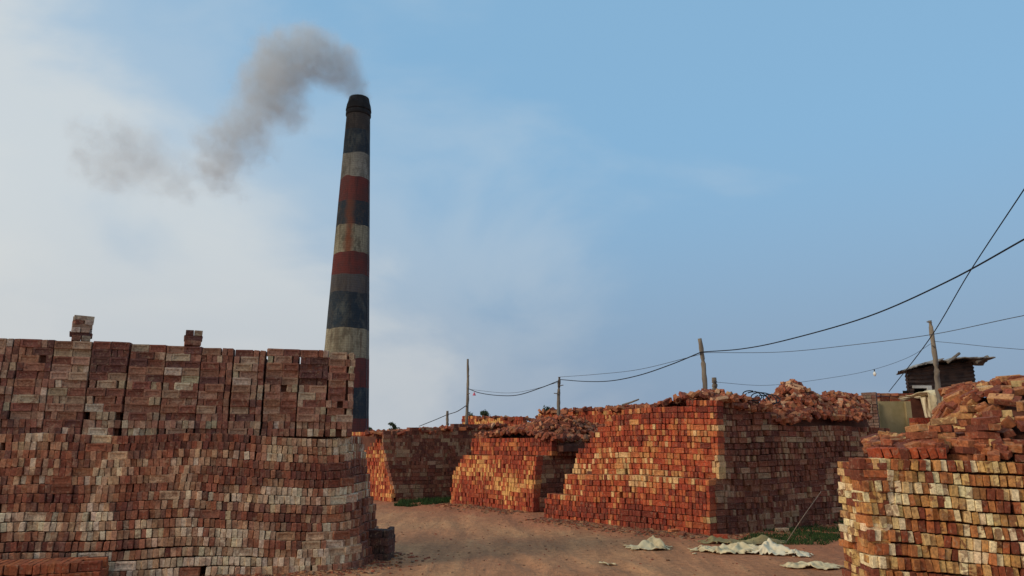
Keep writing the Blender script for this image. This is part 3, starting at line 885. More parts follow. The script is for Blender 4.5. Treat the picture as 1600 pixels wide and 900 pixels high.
# tumbled bricks piled on it
rng = random.Random(93)
root = thing('brick_heap', (5.0, 7.9, 1.45), 'tumbled red and cream bricks heaped on the near cream and orange stack', 'brick heap')
recs = []
Oh = RB - nR * 0.12
def hR(u, v):
    if v < 0.05 or u < 0.15: return None
    X_, Y_ = Oh.x + dR.x * u - nR.x * v, Oh.y + dR.y * u - nR.y * v
    if X_ < 0.485 * Y_: return None
    a = max(0.0, min(1.0, (u - 0.15) / 2.0)); e = max(0.0, min(1.0, (v - 0.05) / 1.15))
    s = e * e * (3 - 2 * e)
    st_ = 1 / (1 + math.exp(-(u - 1.58) / 0.06))
    return 1.46 + (0.05 + 0.16 * a) * min(1, v / 0.3) + (0.03 + 0.16 * a + 0.46 * st_) * s + 0.05 * nz(u * 2, v * 2, 9)
heap(recs, hR, (0.2, 3.0), (0.16, 2.2), 430, rng, PAL_HEAPR, Oh, dR, -nR, tilt=0.2, half=0.16, patch=0.8, flat=0.4, lift=0.03)
# half-ordered courses still lying one on another
for (u0, v0, rows, yaw) in ((0.72, 0.42, 5, 0.2), (0.98, 0.62, 6, -0.35), (1.28, 0.38, 6, 0.1), (1.52, 0.62, 7, -0.15), (1.85, 0.40, 6, 0.25), (1.10, 0.30, 3, 0.4), (1.62, 0.25, 3, -0.3), (1.75, 1.0, 8, 0.15), (2.15, 0.5, 7, -0.1), (0.5, 0.5, 3, -0.5), (1.45, 1.1, 8, 0.4)):
    base = 1.47; 
    for k in range(rows):
        zc = base + 0.036 + k * 0.074
        lean_ = 0.012 * k
        for s in (-1, 1):
            if k > rows - 2 and s > 0 and rng.random() < 0.6: continue
            pp = Vector((Oh.x, Oh.y)) + dR * (u0 + lean_ + (0 if k % 2 else s * 0.056)) - nR * (v0 + (s * 0.056 if k % 2 else 0))
            base_yaw = math.atan2(dR.y, dR.x) + yaw + (R(90) if k % 2 == 0 else 0)
            m_ = Matrix.Translation((pp.x, pp.y, zc)) @ Matrix.Rotation(base_yaw + rng.gauss(0, 0.08), 4, 'Z') @ Matrix.Rotation(rng.gauss(0.04, 0.05), 4, 'Y') @ Matrix.Rotation(R(90) + rng.gauss(0, 0.04), 4, 'X')
            recs.append((m_, pick(rng, PAL_HEAPR, rng.random() * 0.95) + (0.8 * rng.random(),), 'p'))
# a leaning row of upright red bricks at the left end
for i in range(8):
    u = 0.22 + i * 0.085
    pp = Vector((Oh.x, Oh.y)) + dR * u - nR * 0.22
    m_ = basis(Vector((-nR.x, -nR.y, 0)), Vector((dR.x, dR.y, 0)), Z3, Vector((pp.x, pp.y, 1.50 + 0.055)))
    recs.append((m_ @ Matrix.Rotation(rng.gauss(0.15, 0.1), 4, 'X'), pick(rng, [lin(160, 74, 46), lin(176, 84, 50)], rng.random()) + (0.2,), 'p'))
finish(root, recs, 300)
heap_core(root, hR, (0.5, 3.0), (0.32, 2.2), Oh, dR, -nR, 1.38, drop=0.10)

# ---------------------------------------------------------------- single bricks lying about
def single(px, py, label, col, yaw, tilt=0.0):
    x, y, z = ray(px, py); s = CAM_H / -z
    X, Y = x * s, y * s
    o = D.objects.new('loose_brick', shared('p', 2)); COL.objects.link(o)
    o.location = (X, Y, ground_h(X, Y) + 0.033); o.rotation_euler = (R(90) + tilt, 0, yaw); o.color = col + (0.3,)
    tag(o, label, 'brick', 'single bricks lying on the earth')
single(1054, 833, 'single brick lying askew on the earth before the tall orange stack', lin(196, 120, 78), 0.5, 0.1)
single(1126, 841, 'single red brick lying at the foot of the shaded corner', lin(170, 78, 54), -0.2)
single(1066, 838, 'dusty half buried brick just right of the askew one', lin(150, 90, 66), 1.1, 0.2)
single(1222, 831, 'pale brick on the grass strip beside the dark stack side', lin(190, 160, 130), 0.2)

# brick chips and clods: nobody could count them
rng = random.Random(17)
V, Fc, C, n = [], [], [], 0
def chip(x, y, s):
    global n
    vs = [(x + sx * s * rng.uniform(.5, 1.2), y + sy * s * rng.uniform(.5, 1.2), ground_h(x, y) + (sz * 0.5 + 0.35) * s * rng.uniform(.5, 1.1))
          for sx in (-1, 1) for sy in (-1, 1) for sz in (-1, 1)]
    V.extend(vs); Fc.extend([tuple(i + n for i in f) for f in T_BOX[0][1]])
    c = rng.choice([lin(150, 84, 60), lin(128, 72, 54), lin(170, 120, 84), lin(110, 84, 66), lin(140, 110, 84)])
    C.extend([c + (0.3,)] * 8); n += 8
for _ in range(5200):
    r = rng.random()
    if r < 0.35: u = rng.uniform(0, pa.L); p = pa.P(u) + nAB * abs(rng.gauss(0, 0.35)); s = rng.uniform(0.008, 0.035)
    elif r < 0.55: u = rng.uniform(0, LP.L); p = LP.P(u) + LP.Nn(u) * abs(rng.gauss(0, 0.3)); s = rng.uniform(0.008, 0.03)
    elif r < 0.65: u = rng.uniform(0, pb.L); p = pb.P(u) + nBC * abs(rng.gauss(0, 0.3)); s = rng.uniform(0.008, 0.035)
    elif r < 0.75: q = Path([A2, B2]); u = rng.uniform(0, q.L); p = q.P(u) + n2_ * abs(rng.gauss(0, 0.4)); s = rng.uniform(0.01, 0.04)
    else: p = Vector((rng.uniform(-3, 7), rng.uniform(7, 21))); s = rng.uniform(0.004, 0.016) * (1.6 if rng.random() < 0.06 else 1)
    chip(p.x, p.y, s)
o = link('brick_rubble', mesh_from('brick_rubble', V, Fc, C), M_BRICKS)
tag(o, 'brick chips and clods scattered over the bare earth', 'rubble', kind='stuff')

# ---------------------------------------------------------------- grass strips
def grass(name_lab, poly_px, count, hmax, seed):
    rng = random.Random(seed); vs, fs = [], []
    pts = []
    for px, py in poly_px:
        x, y, z = ray(px, py); s = CAM_H / -z; pts.append((x * s, y * s))
    def inside(x, y):
        c = False; j = len(pts) - 1
        for i in range(len(pts)):
            if (pts[i][1] > y) != (pts[j][1] > y) and x < (pts[j][0] - pts[i][0]) * (y - pts[i][1]) / (pts[j][1] - pts[i][1]) + pts[i][0]: c = not c
            j = i
        return c
    xa, xb = min(p[0] for p in pts), max(p[0] for p in pts); ya, yb = min(p[1] for p in pts), max(p[1] for p in pts)
    k = 0
    while k < count:
        x, y = rng.uniform(xa, xb), rng.uniform(ya, yb)
        if not inside(x, y) or nz(x * 1.3, y * 1.3, seed) < -0.25: k += 0.2; continue
        k += 1
        z = ground_h(x, y) - 0.01; a = rng.uniform(0, 6.28); w = rng.uniform(0.006, 0.014); h_ = rng.uniform(0.3, 1) * hmax
        dx, dy = math.cos(a) * w, math.sin(a) * w; lx, ly = rng.gauss(0, 0.4) * h_, rng.gauss(0, 0.4) * h_
        i = len(vs)
        vs += [(x - dx, y - dy, z), (x + dx, y + dy, z), (x + lx, y + ly, z + h_)]
        fs.append((i, i + 1, i + 2))
    o = link('grass', mesh_from('grass', vs, fs), M_GRASS)
    tag(o, name_lab, 'grass', kind='stuff')
grass('low green grass along the foot of the shaded side of the tall stack', [(1150, 848), (1185, 830), (1230, 820), (1330, 814), (1330, 840), (1290, 852), (1210, 852)], 9000, 0.085, 1)
grass('green grass patch under the dark side of the far stack', [(616, 790), (640, 774), (720, 768), (712, 784), (640, 791)], 9000, 0.14, 2)

# ---------------------------------------------------------------- cloths and sacks
def cloth(name, px, py, sx, sy, hgt, label, cat, mat, seed, ridges, yaw=0.0, group=None, nrand=16):
    """crumpled fabric: creased ridges (x0, y0, x1, y1, height, width) in metres plus random small ones"""
    rng = random.Random(seed)
    x, y, z = ray(px, py); s = CAM_H / -z; X, Y = x * s, y * s
    nu, nv = 72, 50; vs, fs, keep = [], [], {}
    ca, sa = math.cos(yaw), math.sin(yaw)
    rd = [tuple(r) for r in ridges]
    for _ in range(nrand):
        cx, cy, a, l = rng.uniform(-0.8, 0.8) * sx, rng.uniform(-0.8, 0.8) * sy, rng.gauss(0.2, 0.8), rng.uniform(0.08, 0.3)
        rd.append((cx - math.cos(a) * l, cy - math.sin(a) * l, cx + math.cos(a) * l, cy + math.sin(a) * l, hgt * rng.uniform(0.3, 1), rng.uniform(0.018, 0.05)))
    for j in range(nv + 1):
        for i in range(nu + 1):
            u, v = 2 * i / nu - 1, 2 * j / nv - 1
            th = math.atan2(v, u)
            r = math.hypot(u, v) / (0.82 + 0.5 * nz(math.cos(th) * 1.6, math.sin(th) * 1.6, seed) + 0.2 * nz(math.cos(th) * 4.5, math.sin(th) * 4.5, seed))
            lx, ly = u * sx + 0.05 * nz(u * 2.2, v * 2.2, seed + 3), v * sy + 0.05 * nz(u * 2.2, v * 2.2, seed + 6)
            hh = 0.0
            for (x0, y0, x1, y1, ph, pw) in rd:
                dx, dy = x1 - x0, y1 - y0
                t = max(0.0, min(1.0, ((lx - x0) * dx + (ly - y0) * dy) / (dx * dx + dy * dy + 1e-9)))
                d = math.hypot(lx - x0 - t * dx, ly - y0 - t * dy) * (1 + 0.5 * nz(lx * 7, ly * 7, seed + 50))
                hh = max(hh, 0.72 * ph * (1 - 0.75 * t) * max(0.0, 1 - d / (pw * 3.2)) ** 1.5)
            hh *= 0.8 + 0.9 * abs(nz(lx * 6, ly * 6, seed + 60))
            hh += 0.03 * abs(nz(lx * 11, ly * 11, seed)) + 0.010 + 0.02 * abs(nz(lx * 4, ly * 4, seed))
            gx, gy = X + lx * ca - ly * sa, Y + lx * sa + ly * ca
            keep[(i, j)] = r < 1.0 or hh > 0.06
            vs.append((gx - X, gy - Y, ground_h(gx, gy) + hh * (1.0 if r < 0.9 else max(0.25, 1 - (r - 0.9) * 3))))
    for j in range(nv):
        for i in range(nu):
            if all(keep[q] for q in ((i, j), (i + 1, j), (i, j + 1), (i + 1, j + 1))):
                a = j * (nu + 1) + i; fs.append((a, a + 1, a + nu + 2, a + nu + 1))
    me = mesh_from(name, vs, fs, smooth=True)
    bm = bmesh.new(); bm.from_mesh(me); bmesh.ops.delete(bm, geom=[v for v in bm.verts if not v.link_faces], context='VERTS'); bm.to_mesh(me); bm.free()
    o = link(name, me, mat, None, (X, Y, 0))
    sm = o.modifiers.new('thickness', 'SOLIDIFY'); sm.thickness = 0.006
    tag(o, label, cat, group)
cloth('cloth_sheet', 1012, 857, 0.46, 0.32, 0.05, 'cream cloth lying alone, bunched up into a peak on the earth', 'cloth', M_CLOTH, 3,
      [(0.10, 0.05, 0.30, -0.20, 0.27, 0.055), (0.10, 0.05, -0.18, -0.12, 0.26, 0.06), (0.10, 0.05, 0.0, 0.25, 0.24, 0.06), (0.34, -0.02, 0.05, -0.26, 0.10, 0.03), (-0.42, 0.02, -0.05, 0.0, 0.05, 0.03)], 0.0, nrand=12)
cloth('cloth_sheet', 1140, 862, 0.70, 0.34, 0.12, 'crumpled cream cloth with a raised corner at the left end of the cloth pile', 'cloth', M_CLOTH, 8,
      [(-0.55, 0.02, -0.36, -0.18, 0.17, 0.035), (0.18, 0.1, 0.0, -0.2, 0.19, 0.05), (0.18, 0.1, 0.5, -0.1, 0.17, 0.05), (0.18, 0.1, -0.2, 0.1, 0.16, 0.05)], 0.0, nrand=30)
cloth('cloth_sheet', 1160, 850, 0.85, 0.26, 0.09, 'long olive grey cloth lying flat at the back of the cloth pile', 'cloth', M_CLOTHG, 12,
      [(-0.5, 0.05, 0.0, 0.05, 0.12, 0.06), (0.35, 0.05, 0.1, 0.1, 0.17, 0.07), (0.35, 0.05, 0.7, 0.0, 0.16, 0.06)], 0.0, nrand=18)
cloth('plastic_sack', 1203, 864, 0.46, 0.28, 0.09, 'whitish sack heaped at the right end of the cloth pile', 'sack', M_CLOTHW, 21,
      [(0.02, 0.1, -0.2, -0.2, 0.27, 0.07), (0.02, 0.1, 0.25, -0.18, 0.26, 0.07), (0.02, 0.1, 0.4, 0.1, 0.20, 0.06), (0.02, 0.1, -0.4, 0.05, 0.18, 0.05)], 0.0, nrand=14)
cloth('plastic_sack', 1250, 868, 0.22, 0.16, 0.06, 'small grey white sack between the cloth pile and the near stack', 'sack', M_CLOTHW, 25, [(-0.1, 0.05, 0.15, 0.0, 0.12, 0.06)], 0.3, nrand=6)
cloth('cloth_sheet', 1270, 888, 0.46, 0.20, 0.07, 'rumpled dusty cloth at the foot of the cream and orange stack', 'cloth', M_CLOTH, 33, [(0.0, 0.0, 0.3, 0.0, 0.12, 0.05), (-0.3, 0.0, 0.0, 0.05, 0.08, 0.05)], 0.0, nrand=18)
cloth('cloth_scrap', 950, 880, 0.13, 0.09, 0.015, 'small scrap of pale cloth pressed into the bare earth', 'cloth', M_CLOTH, 37, [], 0.0, nrand=4)

# ---------------------------------------------------------------- kiln platform, concrete wall, shed
KX0 = 9.9
mb = MB()
mb.add([(11.6, 20.9, 0), (30, 19.5, 0), (30, 46, 0), (24, 46, 0), (11.9, 21.3, 2.4), (30, 19.9, 2.4), (30, 46, 2.4), (24, 46, 2.4)],
       [(3, 2, 1, 0), (4, 5, 6, 7), (0, 1, 5, 4), (1, 2, 6, 5), (2, 3, 7, 6), (3, 0, 4, 7)])
root = thing('brick_kiln', (14, 24, 0), 'low earth covered kiln platform under the tin shed', 'kiln')
mb.build('platform', M_EARTH, root)
a = at(1370, 690, 19.8); b = at(1430, 690, 19.8); zt = at(1400, 627, 19.8).z
root = thing('concrete_wall', ((a.x + b.x) / 2, 19.9, 0), 'greenish weathered concrete wall between the rubble heap and the tin shed', 'wall')
mb = MB(); mb.box(((a.x + b.x) / 2, 19.95, zt / 2), (b.x - a.x, 0.3, zt)); mb.build('panel', M_CONC, root)
mb = MB(); mb.box((a.x + 0.06, 19.77, zt / 2), (0.12, 0.1, zt - 0.05)); mb.box((b.x - 0.10, 19.77, zt / 2), (0.16, 0.1, zt - 0.03)); mb.build('buttress', M_CONC, root)
rng = random.Random(95)
root = thing('brick_heap', ((a.x + b.x) / 2, 19.95, zt), 'few layers of loose bricks lying on the mossy concrete wall', 'brick heap')
recs = []
for k in range(3):
    u = a.x
    while u < b.x:
        if k < 2 or rng.random() < 0.35 + 0.5 * (u < a.x + 0.6):
            recs.append((Matrix.Translation((u + 0.12, 19.9 + rng.gauss(0, 0.03), zt + 0.037 + k * 0.074)) @ Matrix.Rotation(rng.gauss(0, 0.15), 4, 'Z') @ Matrix.Rotation(R(90), 4, 'X'),
                         pick(rng, PAL_HEAP, rng.random()) + (0.3,), 'p'))
        u += 0.25
finish(root, recs, 0, far=True)

# tin shed
SY = 24.0
pl, pr_ = at(1421, 612, SY), at(1534, 612, SY)
zroofL, zroofR = at(1421, 578, SY).z, at(1534, 564, SY).z
root = thing('tin_shed', ((pl.x + pr_.x) / 2, SY + 1, 2.4), 'dark rusty corrugated tin shed with a ragged grey roof on the kiln', 'shed')
def corrugated(x0, y0, x1, y1, z0, za, zb, name, hole=None):
    mb = MB(); n = 15; L_ = math.hypot(x1 - x0, y1 - y0); nx_, ny_ = (y1 - y0) / L_, -(x1 - x0) / L_
    rows_ = n * 4
    for h0, h1, zlo in ([(0, 1, z0)] if hole is None else [(0, hole[0], z0), (hole[0], hole[1], hole[2]), (hole[1], 1, z0)]):
        vs, fs = [], []
        for i in range(rows_ + 1):
            f = i / rows_
            for h_ in (h0, h1):
                zz = zlo + (za + (zb - za) * h_ - zlo) * f
                o_ = 0.022 * math.cos(zz * 2 * math.pi / 0.13)
                vs.append((x0 + (x1 - x0) * h_ + nx_ * o_, y0 + (y1 - y0) * h_ + ny_ * o_, zz))
        for i in range(rows_): fs.append((2 * i, 2 * i + 1, 2 * i + 3, 2 * i + 2))
        m0 = len(vs)
        vs += [(v[0] - nx_ * 0.012, v[1] - ny_ * 0.012, v[2]) for v in vs]
        fs += [tuple(q + m0 for q in f[::-1]) for f in fs]
        mb.add(vs, fs)
    return mb.build(name, M_TIN, root)
corrugated(pl.x, SY, pr_.x, SY + 0.25, 2.4, zroofL, zroofR, 'front_wall', hole=(0.07, 0.22, at(1430, 606, SY).z))
corrugated(pl.x * 1.085, SY + 2.2, pl.x, SY, 2.4, zroofL + 0.05, zroofL, 'left_wall')
corrugated(pr_.x, SY + 0.25, pr_.x * 1.07, SY + 2.3, 2.4, zroofR, zroofR + 0.05, 'right_wall')
corrugated(pr_.x * 1.07, SY + 2.3, pl.x * 1.085, SY + 2.2, 2.4, zroofR, zroofL, 'back_wall')
mb = MB(); q0 = at(1424, 606, SY)
mb.box((pl.x + 0.42, SY - 0.03, q0.z + 0.03), (0.62, 0.05, 0.09)); mb.box((at(1451, 612, SY).x, SY - 0.05, q0.z - 0.28), (0.14, 0.08, 0.62))
mb.build('doorway_frame', M_WHITE, root)
mb = MB(); mb.box((pl.x + 0.4, SY + 0.5, 2.9), (0.7, 0.02, 1.0)); mb.build('doorway_shade_sheet', M_DARK, root)  # near-black sheet added behind the doorway, its colour standing for the unlit interior
mb = MB(); mb.box((at(1527, 612, SY).x, SY - 0.02, at(1500, 590, SY).z - 0.6), (0.22, 0.06, 0.9)); mb.build('grey_panel', M_ROOF, root)
# ragged roof: overlapping sheets
rng = random.Random(6)
xr0, xr1 = at(1409, 575, SY).x, at(1541, 560, SY).x
for i in range(5):
    xa = xr0 + (xr1 - xr0) * (i / 5) - 0.06; xb = xr0 + (xr1 - xr0) * ((i + 1) / 5) + 0.08
    vs, fs = [], []; nu, nv = 8, 10
    fz = lambda x: zroofL + 0.04 + (zroofR - zroofL) * (x - pl.x) / (pr_.x - pl.x) + 0.13 * math.sin(min(1, max(0, (x - xr0) / (xr1 - xr0))) * 3.1)
    for j in range(nv + 1):
        for k in range(nu + 1):
            x = xa + (xb - xa) * k / nu; y = SY - 0.35 + 2.9 * j / nv + 0.12 * nz(x * 3, i, 2)
            vs.append((x * (1 + 0.036 * max(0.0, y - SY)), y, fz(x) + 0.03 * (i % 2) + 0.08 * nz(x * 2.2, y * 1.6, i) + 0.06 * j / nv + (0.05 * nz(x * 7, 0, 4) if j == 0 else 0)))
    for j in range(nv):
        for k in range(nu): a_ = j * (nu + 1) + k; fs.append((a_, a_ + 1, a_ + nu + 2, a_ + nu + 1))
    m0 = len(vs); vs += [(v[0], v[1], v[2] - 0.03) for v in vs]; fs += [tuple(q + m0 for q in f[::-1]) for f in fs]
    fs += [(k, k + m0, k + 1 + m0, k + 1) for k in range(nu)]
    mb = MB(); mb.add(vs, fs); mb.build('roof_sheet', M_ROOF, root)
mb = MB(); mb.tube([at(1481, 566, SY - 0.4), at(1499, 552, SY - 0.2)], 0.045, 6); mb.build('roof_pole', M_WOOD, root)
mb = MB(); mb.tube([at(1526, 566, SY - 0.3), at(1543, 557, SY - 0.1)], 0.05, 6); mb.build('roof_pole', M_WOOD, root)

# draped sheets over the low stack below the shed
def drape(pxa, pxb, ytop, ybot, Y, label, mat, seed):
    a, b = at(pxa, ytop, Y), at(pxb, ytop, Y); zb = at(pxa, ybot, Y).z
    vs, fs = [], []; nu, nv = 40, 22
    for j in range(nv + 1):
        for i in range(nu + 1):
            f, g_ = i / nu, j / nv
            x = a.x + (b.x - a.x) * f
            fold = 0.07 * nz(f * 7, g_ * 1.2, seed) + 0.03 * nz(f * 18, g_ * 2, seed)
            topz = a.z + 0.10 * nz(f * 3.5, 0.2, seed + 4)
            if g_ < 0.35: y = Y + 0.9 * (0.35 - g_) / 0.35; z = topz + 0.05 * nz(f * 5, g_ * 6, seed + 1) - 0.04 * (0.35 - g_)
            else: y = Y - 0.05 + fold - 0.10 * (g_ - 0.35); z = topz - (topz - zb) * (g_ - 0.35) / 0.65 * (0.94 + 0.1 * nz(f * 4, 1, seed))
            vs.append((x - a.x, y - Y, z - 0.0))
    for j in range(nv):
        for i in range(nu): k = j * (nu + 1) + i; fs.append((k, k + 1, k + nu + 2, k + nu + 1))
    o = link('tarpaulin', mesh_from('tarpaulin', vs, fs, smooth=True), mat, None, (a.x, Y, 0))
    m_ = o.modifiers.new('thickness', 'SOLIDIFY'); m_.thickness = 0.01
    tag(o, label, 'tarpaulin')
drape(1437, 1468, 619, 655, 17.0, 'pale grey tarpaulin hanging left of the leaning pole below the shed', M_CLOTHW, 3)
drape(1447, 1516, 613, 645, 16.6, 'cream tarpaulin draped over the bricks below the shed, behind the pole', M_CLOTH, 5)
a = at(1434, 690, 17.1); b = at(1530, 690, 17.1)
rng = random.Random(96)
root = thing('brick_stack', ((a.x + b.x) / 2, 17.5, 0), 'brick stack hidden beneath the tarpaulins in front of the shed', 'brick stack')
recs = []
wall(recs, Path([(a.x, 17.15), (b.x, 17.15)]), 0, 20, 0.1125, PAL_MID, rng, 3.0, und=0.02)
finish(root, recs, 0, far=True); core(root, [(a.x + 0.05, 17.3), (b.x, 17.3), (b.x + 0.6, 18.2), (a.x + 0.65, 18.2)], 0, at(1450, 621, 17.0).z)

# ---------------------------------------------------------------- chimney
CY, CX = 67.0, -15.5
root = thing('kiln_chimney', (CX, CY, 0), 'tall tapering brick kiln chimney in worn red white and navy bands, smoking', 'chimney')
def rad_at(z):       # measured: 1.23 m at the top, 2.0 m at 10.4 m
    zt_ = at(560, 185, CY).z
    w = {0: 36.5, 1: 66.5}
    Dt = CY * CP + (zt_ - CAM_H) * SP; z1 = at(541, 520, CY).z; D1 = CY * CP + (z1 - CAM_H) * SP
    rt, r1 = 18.3 * Dt / F, 33.0 * D1 / F
    return r1 + (rt - r1) * (z - z1) / (zt_ - z1)
def paint(name, c, worn, dirt, seed, amt=0.75, dirt2=0.6, streak=0.0):
    m, nt, b = new_mat(name); t = NT(nt); p = t.pos()
    n = t.noise(t.map(p, (1, 1, 0.5), loc=(seed, 0, seed)), 1.1, 6, 0.68, 0.4)
    c_ = t.mix(t.ramp(n, [(0.5, 0.0), (0.62, amt)]), c, worn)
    s = t.noise(t.map(p, (2.0, 2.0, 0.14), loc=(0, seed, 0)), 1.0, 5, 0.65)
    c_ = t.mix(t.ramp(s, [(0.50, 0.0), (0.68, dirt2)]), c_, dirt)
    if streak:
        sx = t.n.new('ShaderNodeSeparateXYZ'); t.l.new(p, sx.inputs[0])
        q = t.math('ABSOLUTE', t.math('SUBTRACT', t.math('ADD', sx.outputs[0], t.math('MULTIPLY', t.noise(p, 0.8, 4), 0.9)), -15.0))
        c_ = t.mix(t.math('MULTIPLY', t.ramp(q, [(0.15, 1.0), (0.55, 0.0)]), streak), c_, lin(118, 66, 44))
    br = t.n.new('ShaderNodeTexWave'); br.wave_type = 'BANDS'; br.bands_direction = 'Z'; t.l.new(p, br.inputs[0]); br.inputs['Scale'].default_value = 1.4; br.inputs['Distortion'].default_value = 1.5; br.inputs['Detail'].default_value = 3
    c_ = t.mix(0.16, c_, t.mix(1.0, c_, br.outputs['Color'], 'MULTIPLY'))
    pt = t.noise(t.map(p, (1, 1, 0.7), loc=(seed * 3, 5, 0)), 2.6, 5, 0.7, 0.8)
    c_ = t.mix(t.ramp(pt, [(0.52, 0.0), (0.60, 0.5)]), c_, t.mix(0.5, dirt, worn))
    c_ = t.mix(t.ramp(t.noise(p, 0.35, 3, 0.6), [(0.4, 0.0), (0.65, 0.35)]), c_, lin(62, 58, 56))
    t.l.new(c_, b.inputs['Base Color']); b.inputs['Roughness'].default_value = 0.9
    t.bump(t.noise(p, 5.0, 5, 0.7), b, 0.8, 0.06)
    return m
NAVY, REDP, WHT = lin(42, 54, 64), lin(104, 54, 50), lin(136, 134, 124)
P_NAVY = paint('navy_band_paint', NAVY, lin(88, 92, 88), lin(38, 38, 42), 1)
P_NAVYR = paint('rusty_navy_band_paint', NAVY, lin(84, 80, 74), lin(80, 56, 48), 2, 0.7, 0.6, 0.75)
P_RED = paint('red_band_paint', REDP, lin(92, 58, 56), lin(60, 42, 42), 3, 0.8, 0.6)
P_WHT = paint('white_band_paint', WHT, lin(96, 96, 88), lin(74, 70, 64), 4, 0.8, 0.75)
P_WHTR = paint('rust_streaked_white_paint', lin(150, 144, 122), lin(104, 98, 82), lin(86, 66, 50), 5, 0.85, 0.7, 0.0)
P_WHTS = paint('rust_streaked_pale_paint', lin(150, 144, 122), lin(92, 88, 74), lin(64, 56, 46), 9, 0.85, 0.6, 0.85)
P_SOOT = paint('sooty_top', lin(60, 56, 54), lin(84, 78, 72), lin(34, 32, 34), 6)
P_BLACK = paint('black_rim', lin(30, 31, 34), lin(44, 44, 46), lin(22, 22, 24), 7)
P_DULL = paint('dull_worn_band', lin(86, 84, 84), lin(104, 96, 86), lin(50, 44, 44), 8)
zt_edge = at(560, 186, CY).z
bands = [(183, 208, P_SOOT), (208, 245, P_NAVY), (245, 283, P_WHT), (283, 320, P_RED), (320, 357, P_NAVYR), (357, 400, P_WHTS), (400, 434, P_RED),
         (434, 461, P_DULL), (461, 517, P_NAVY), (517, 562, P_WHTR), (562, 607, P_RED), (607, 655, P_NAVY), (655, 700, P_RED), (700, None, P_NAVY)]
for y0, y1, m in bands:
    z1 = at(560, y0, CY).z; z0 = 0.0 if y1 is None else at(560, y1, CY).z
    if z0 > z1: continue
    n = 40; vs, fs = [], []
    lv = 5
    for j in range(lv + 1):
        z = z0 + (z1 - z0) * j / lv; r = rad_at(z)
        for i in range(n):
            q = 2 * math.pi * i / n
            rr = r * (1 + 0.006 * nz(math.cos(q) * 2, math.sin(q) * 2, z * 0.3)) + 0.012 * nz(math.cos(q) * 6, math.sin(q) * 6, z * 2)
            ze = 0.0 if z < 0.5 or z > zt_edge else 0.16 * nz(math.cos(q) * 1.7, math.sin(q) * 1.7, round(z, 3)) + 0.06 * nz(math.cos(q) * 6, math.sin(q) * 6, round(z, 3))
            vs.append((CX + rr * math.cos(q), CY + rr * math.sin(q), z + ze))
    for j in range(lv):
        for i in range(n): fs.append((j * n + i, j * n + (i + 1) % n, (j + 1) * n + (i + 1) % n, (j + 1) * n + i))
    mb = MB(); mb.add(vs, fs); mb.build('painted_band', m, root, smooth=True)
def ring(prof, name, m):
    n = 40; vs, fs = [], []
    for (r, z) in prof:
        for i in range(n):
            q = 2 * math.pi * i / n; vs.append((CX + r * math.cos(q), CY + r * math.sin(q), z))
    L_ = len(prof)
    for j in range(L_ - 1):
        for i in range(n): fs.append((j * n + i, j * n + (i + 1) % n, (j + 1) * n + (i + 1) % n, (j + 1) * n + i))
    mb = MB(); mb.add(vs, fs); return mb.build(name, m, root)
zc0, zc1, zc2, ztop = at(560, 183, CY).z, at(560, 175, CY).z, at(560, 166, CY).z, at(560, 154.5, CY).z
rt = rad_at(zc0)
ring([(rt, zc0 - 0.02), (rt + 0.08, zc0 + 0.08), (rt + 0.08, zc0 + 0.3), (rt + 0.02, zc1), (rt + 0.02, zc1 + .02)], 'collar', P_BLACK)
ring([(rt + 0.02, zc1), (rt + 0.10, zc1 + 0.05), (rt + 0.02, zc2), (rt - 0.10, ztop - 0.4), (rt - 0.18, ztop), (rt - 0.45, ztop), (rt - 0.5, zc0), (rt - 0.6, zc0 - 3)], 'rim', P_BLACK)
# lightning rod cable down the side
mb = MB(); mb.tube([(CX + (rad_at(z) + 0.12) * math.cos(-0.35), CY + (rad_at(z) + 0.12) * math.sin(-0.35), z) for z in (2, 12, 22, 30, zc0 - 1)], 0.03, 5)
mb.build('conductor_cable', M_WIRE2, root)

# ---------------------------------------------------------------- smoke
spine = [(561, 160, 13), (561, 151, 13), (557, 142, 13), (549, 129, 19), (537, 113, 25), (520, 102, 31), (500, 92, 35), (480, 88, 37), (460, 88, 36), (442, 96, 36), (432, 114, 38), (428, 134, 38),
         (422, 154, 36), (412, 170, 34), (398, 182, 32), (383, 194, 31), (370, 208, 31), (360, 222, 31), (352, 238, 31), (346, 252, 29), (342, 266, 25), (438, 74, 18), (462, 182, 20), (450, 170, 26), (405, 240, 17), (388, 250, 20), (370, 252, 22), (378, 296, 8), (310, 236, 9)]
wisp = [(292, 262, 12), (300, 285, 12), (330, 290, 10), (140, 210, 14), (130, 255, 12), (378, 300, 6), (176, 214, 16), (196, 228, 24), (214, 246, 26), (232, 260, 24), (250, 272, 20), (268, 290, 16), (280, 302, 11), (150, 240, 20), (160, 262, 20), (185, 270, 20), (240, 225, 14), (215, 205, 10)]
rng = random.Random(8)
pv, pr2, pd_ = [], [], []
for k, (px, py, r) in enumerate(spine):
    d = 1.5 if k < 3 else 1.0 if k < 13 or k in (21,) else (0.6 if k < 21 else 0.45)
    if k in (27, 28): d = 0.25
    Yk = CY + (0 if k == 0 else 1.2 * nz(k * 0.4, 0.2) - 0.02 * (562 - px))
    pv.append(at(px, py, Yk)); pr2.append(r * 0.0655 * 1.45); pd_.append(d)
for (px, py, r) in wisp:
    pv.append(at(px, py, CY - 8 + 3 * nz(px * 0.05, py * 0.05))); pr2.append(r * 0.058 * 1.9); pd_.append(0.27)
pm = mesh_from('smoke', [tuple(p) for p in pv], [])
for nm, arr in (('rad', pr2), ('dens', pd_)):
    a_ = pm.attributes.new(nm, 'FLOAT', 'POINT'); a_.data.foreach_set('value', arr)
smoke = link('smoke', pm)
tag(smoke, 'grey brown smoke plume drifting left from the chimney top', 'smoke', kind='stuff')
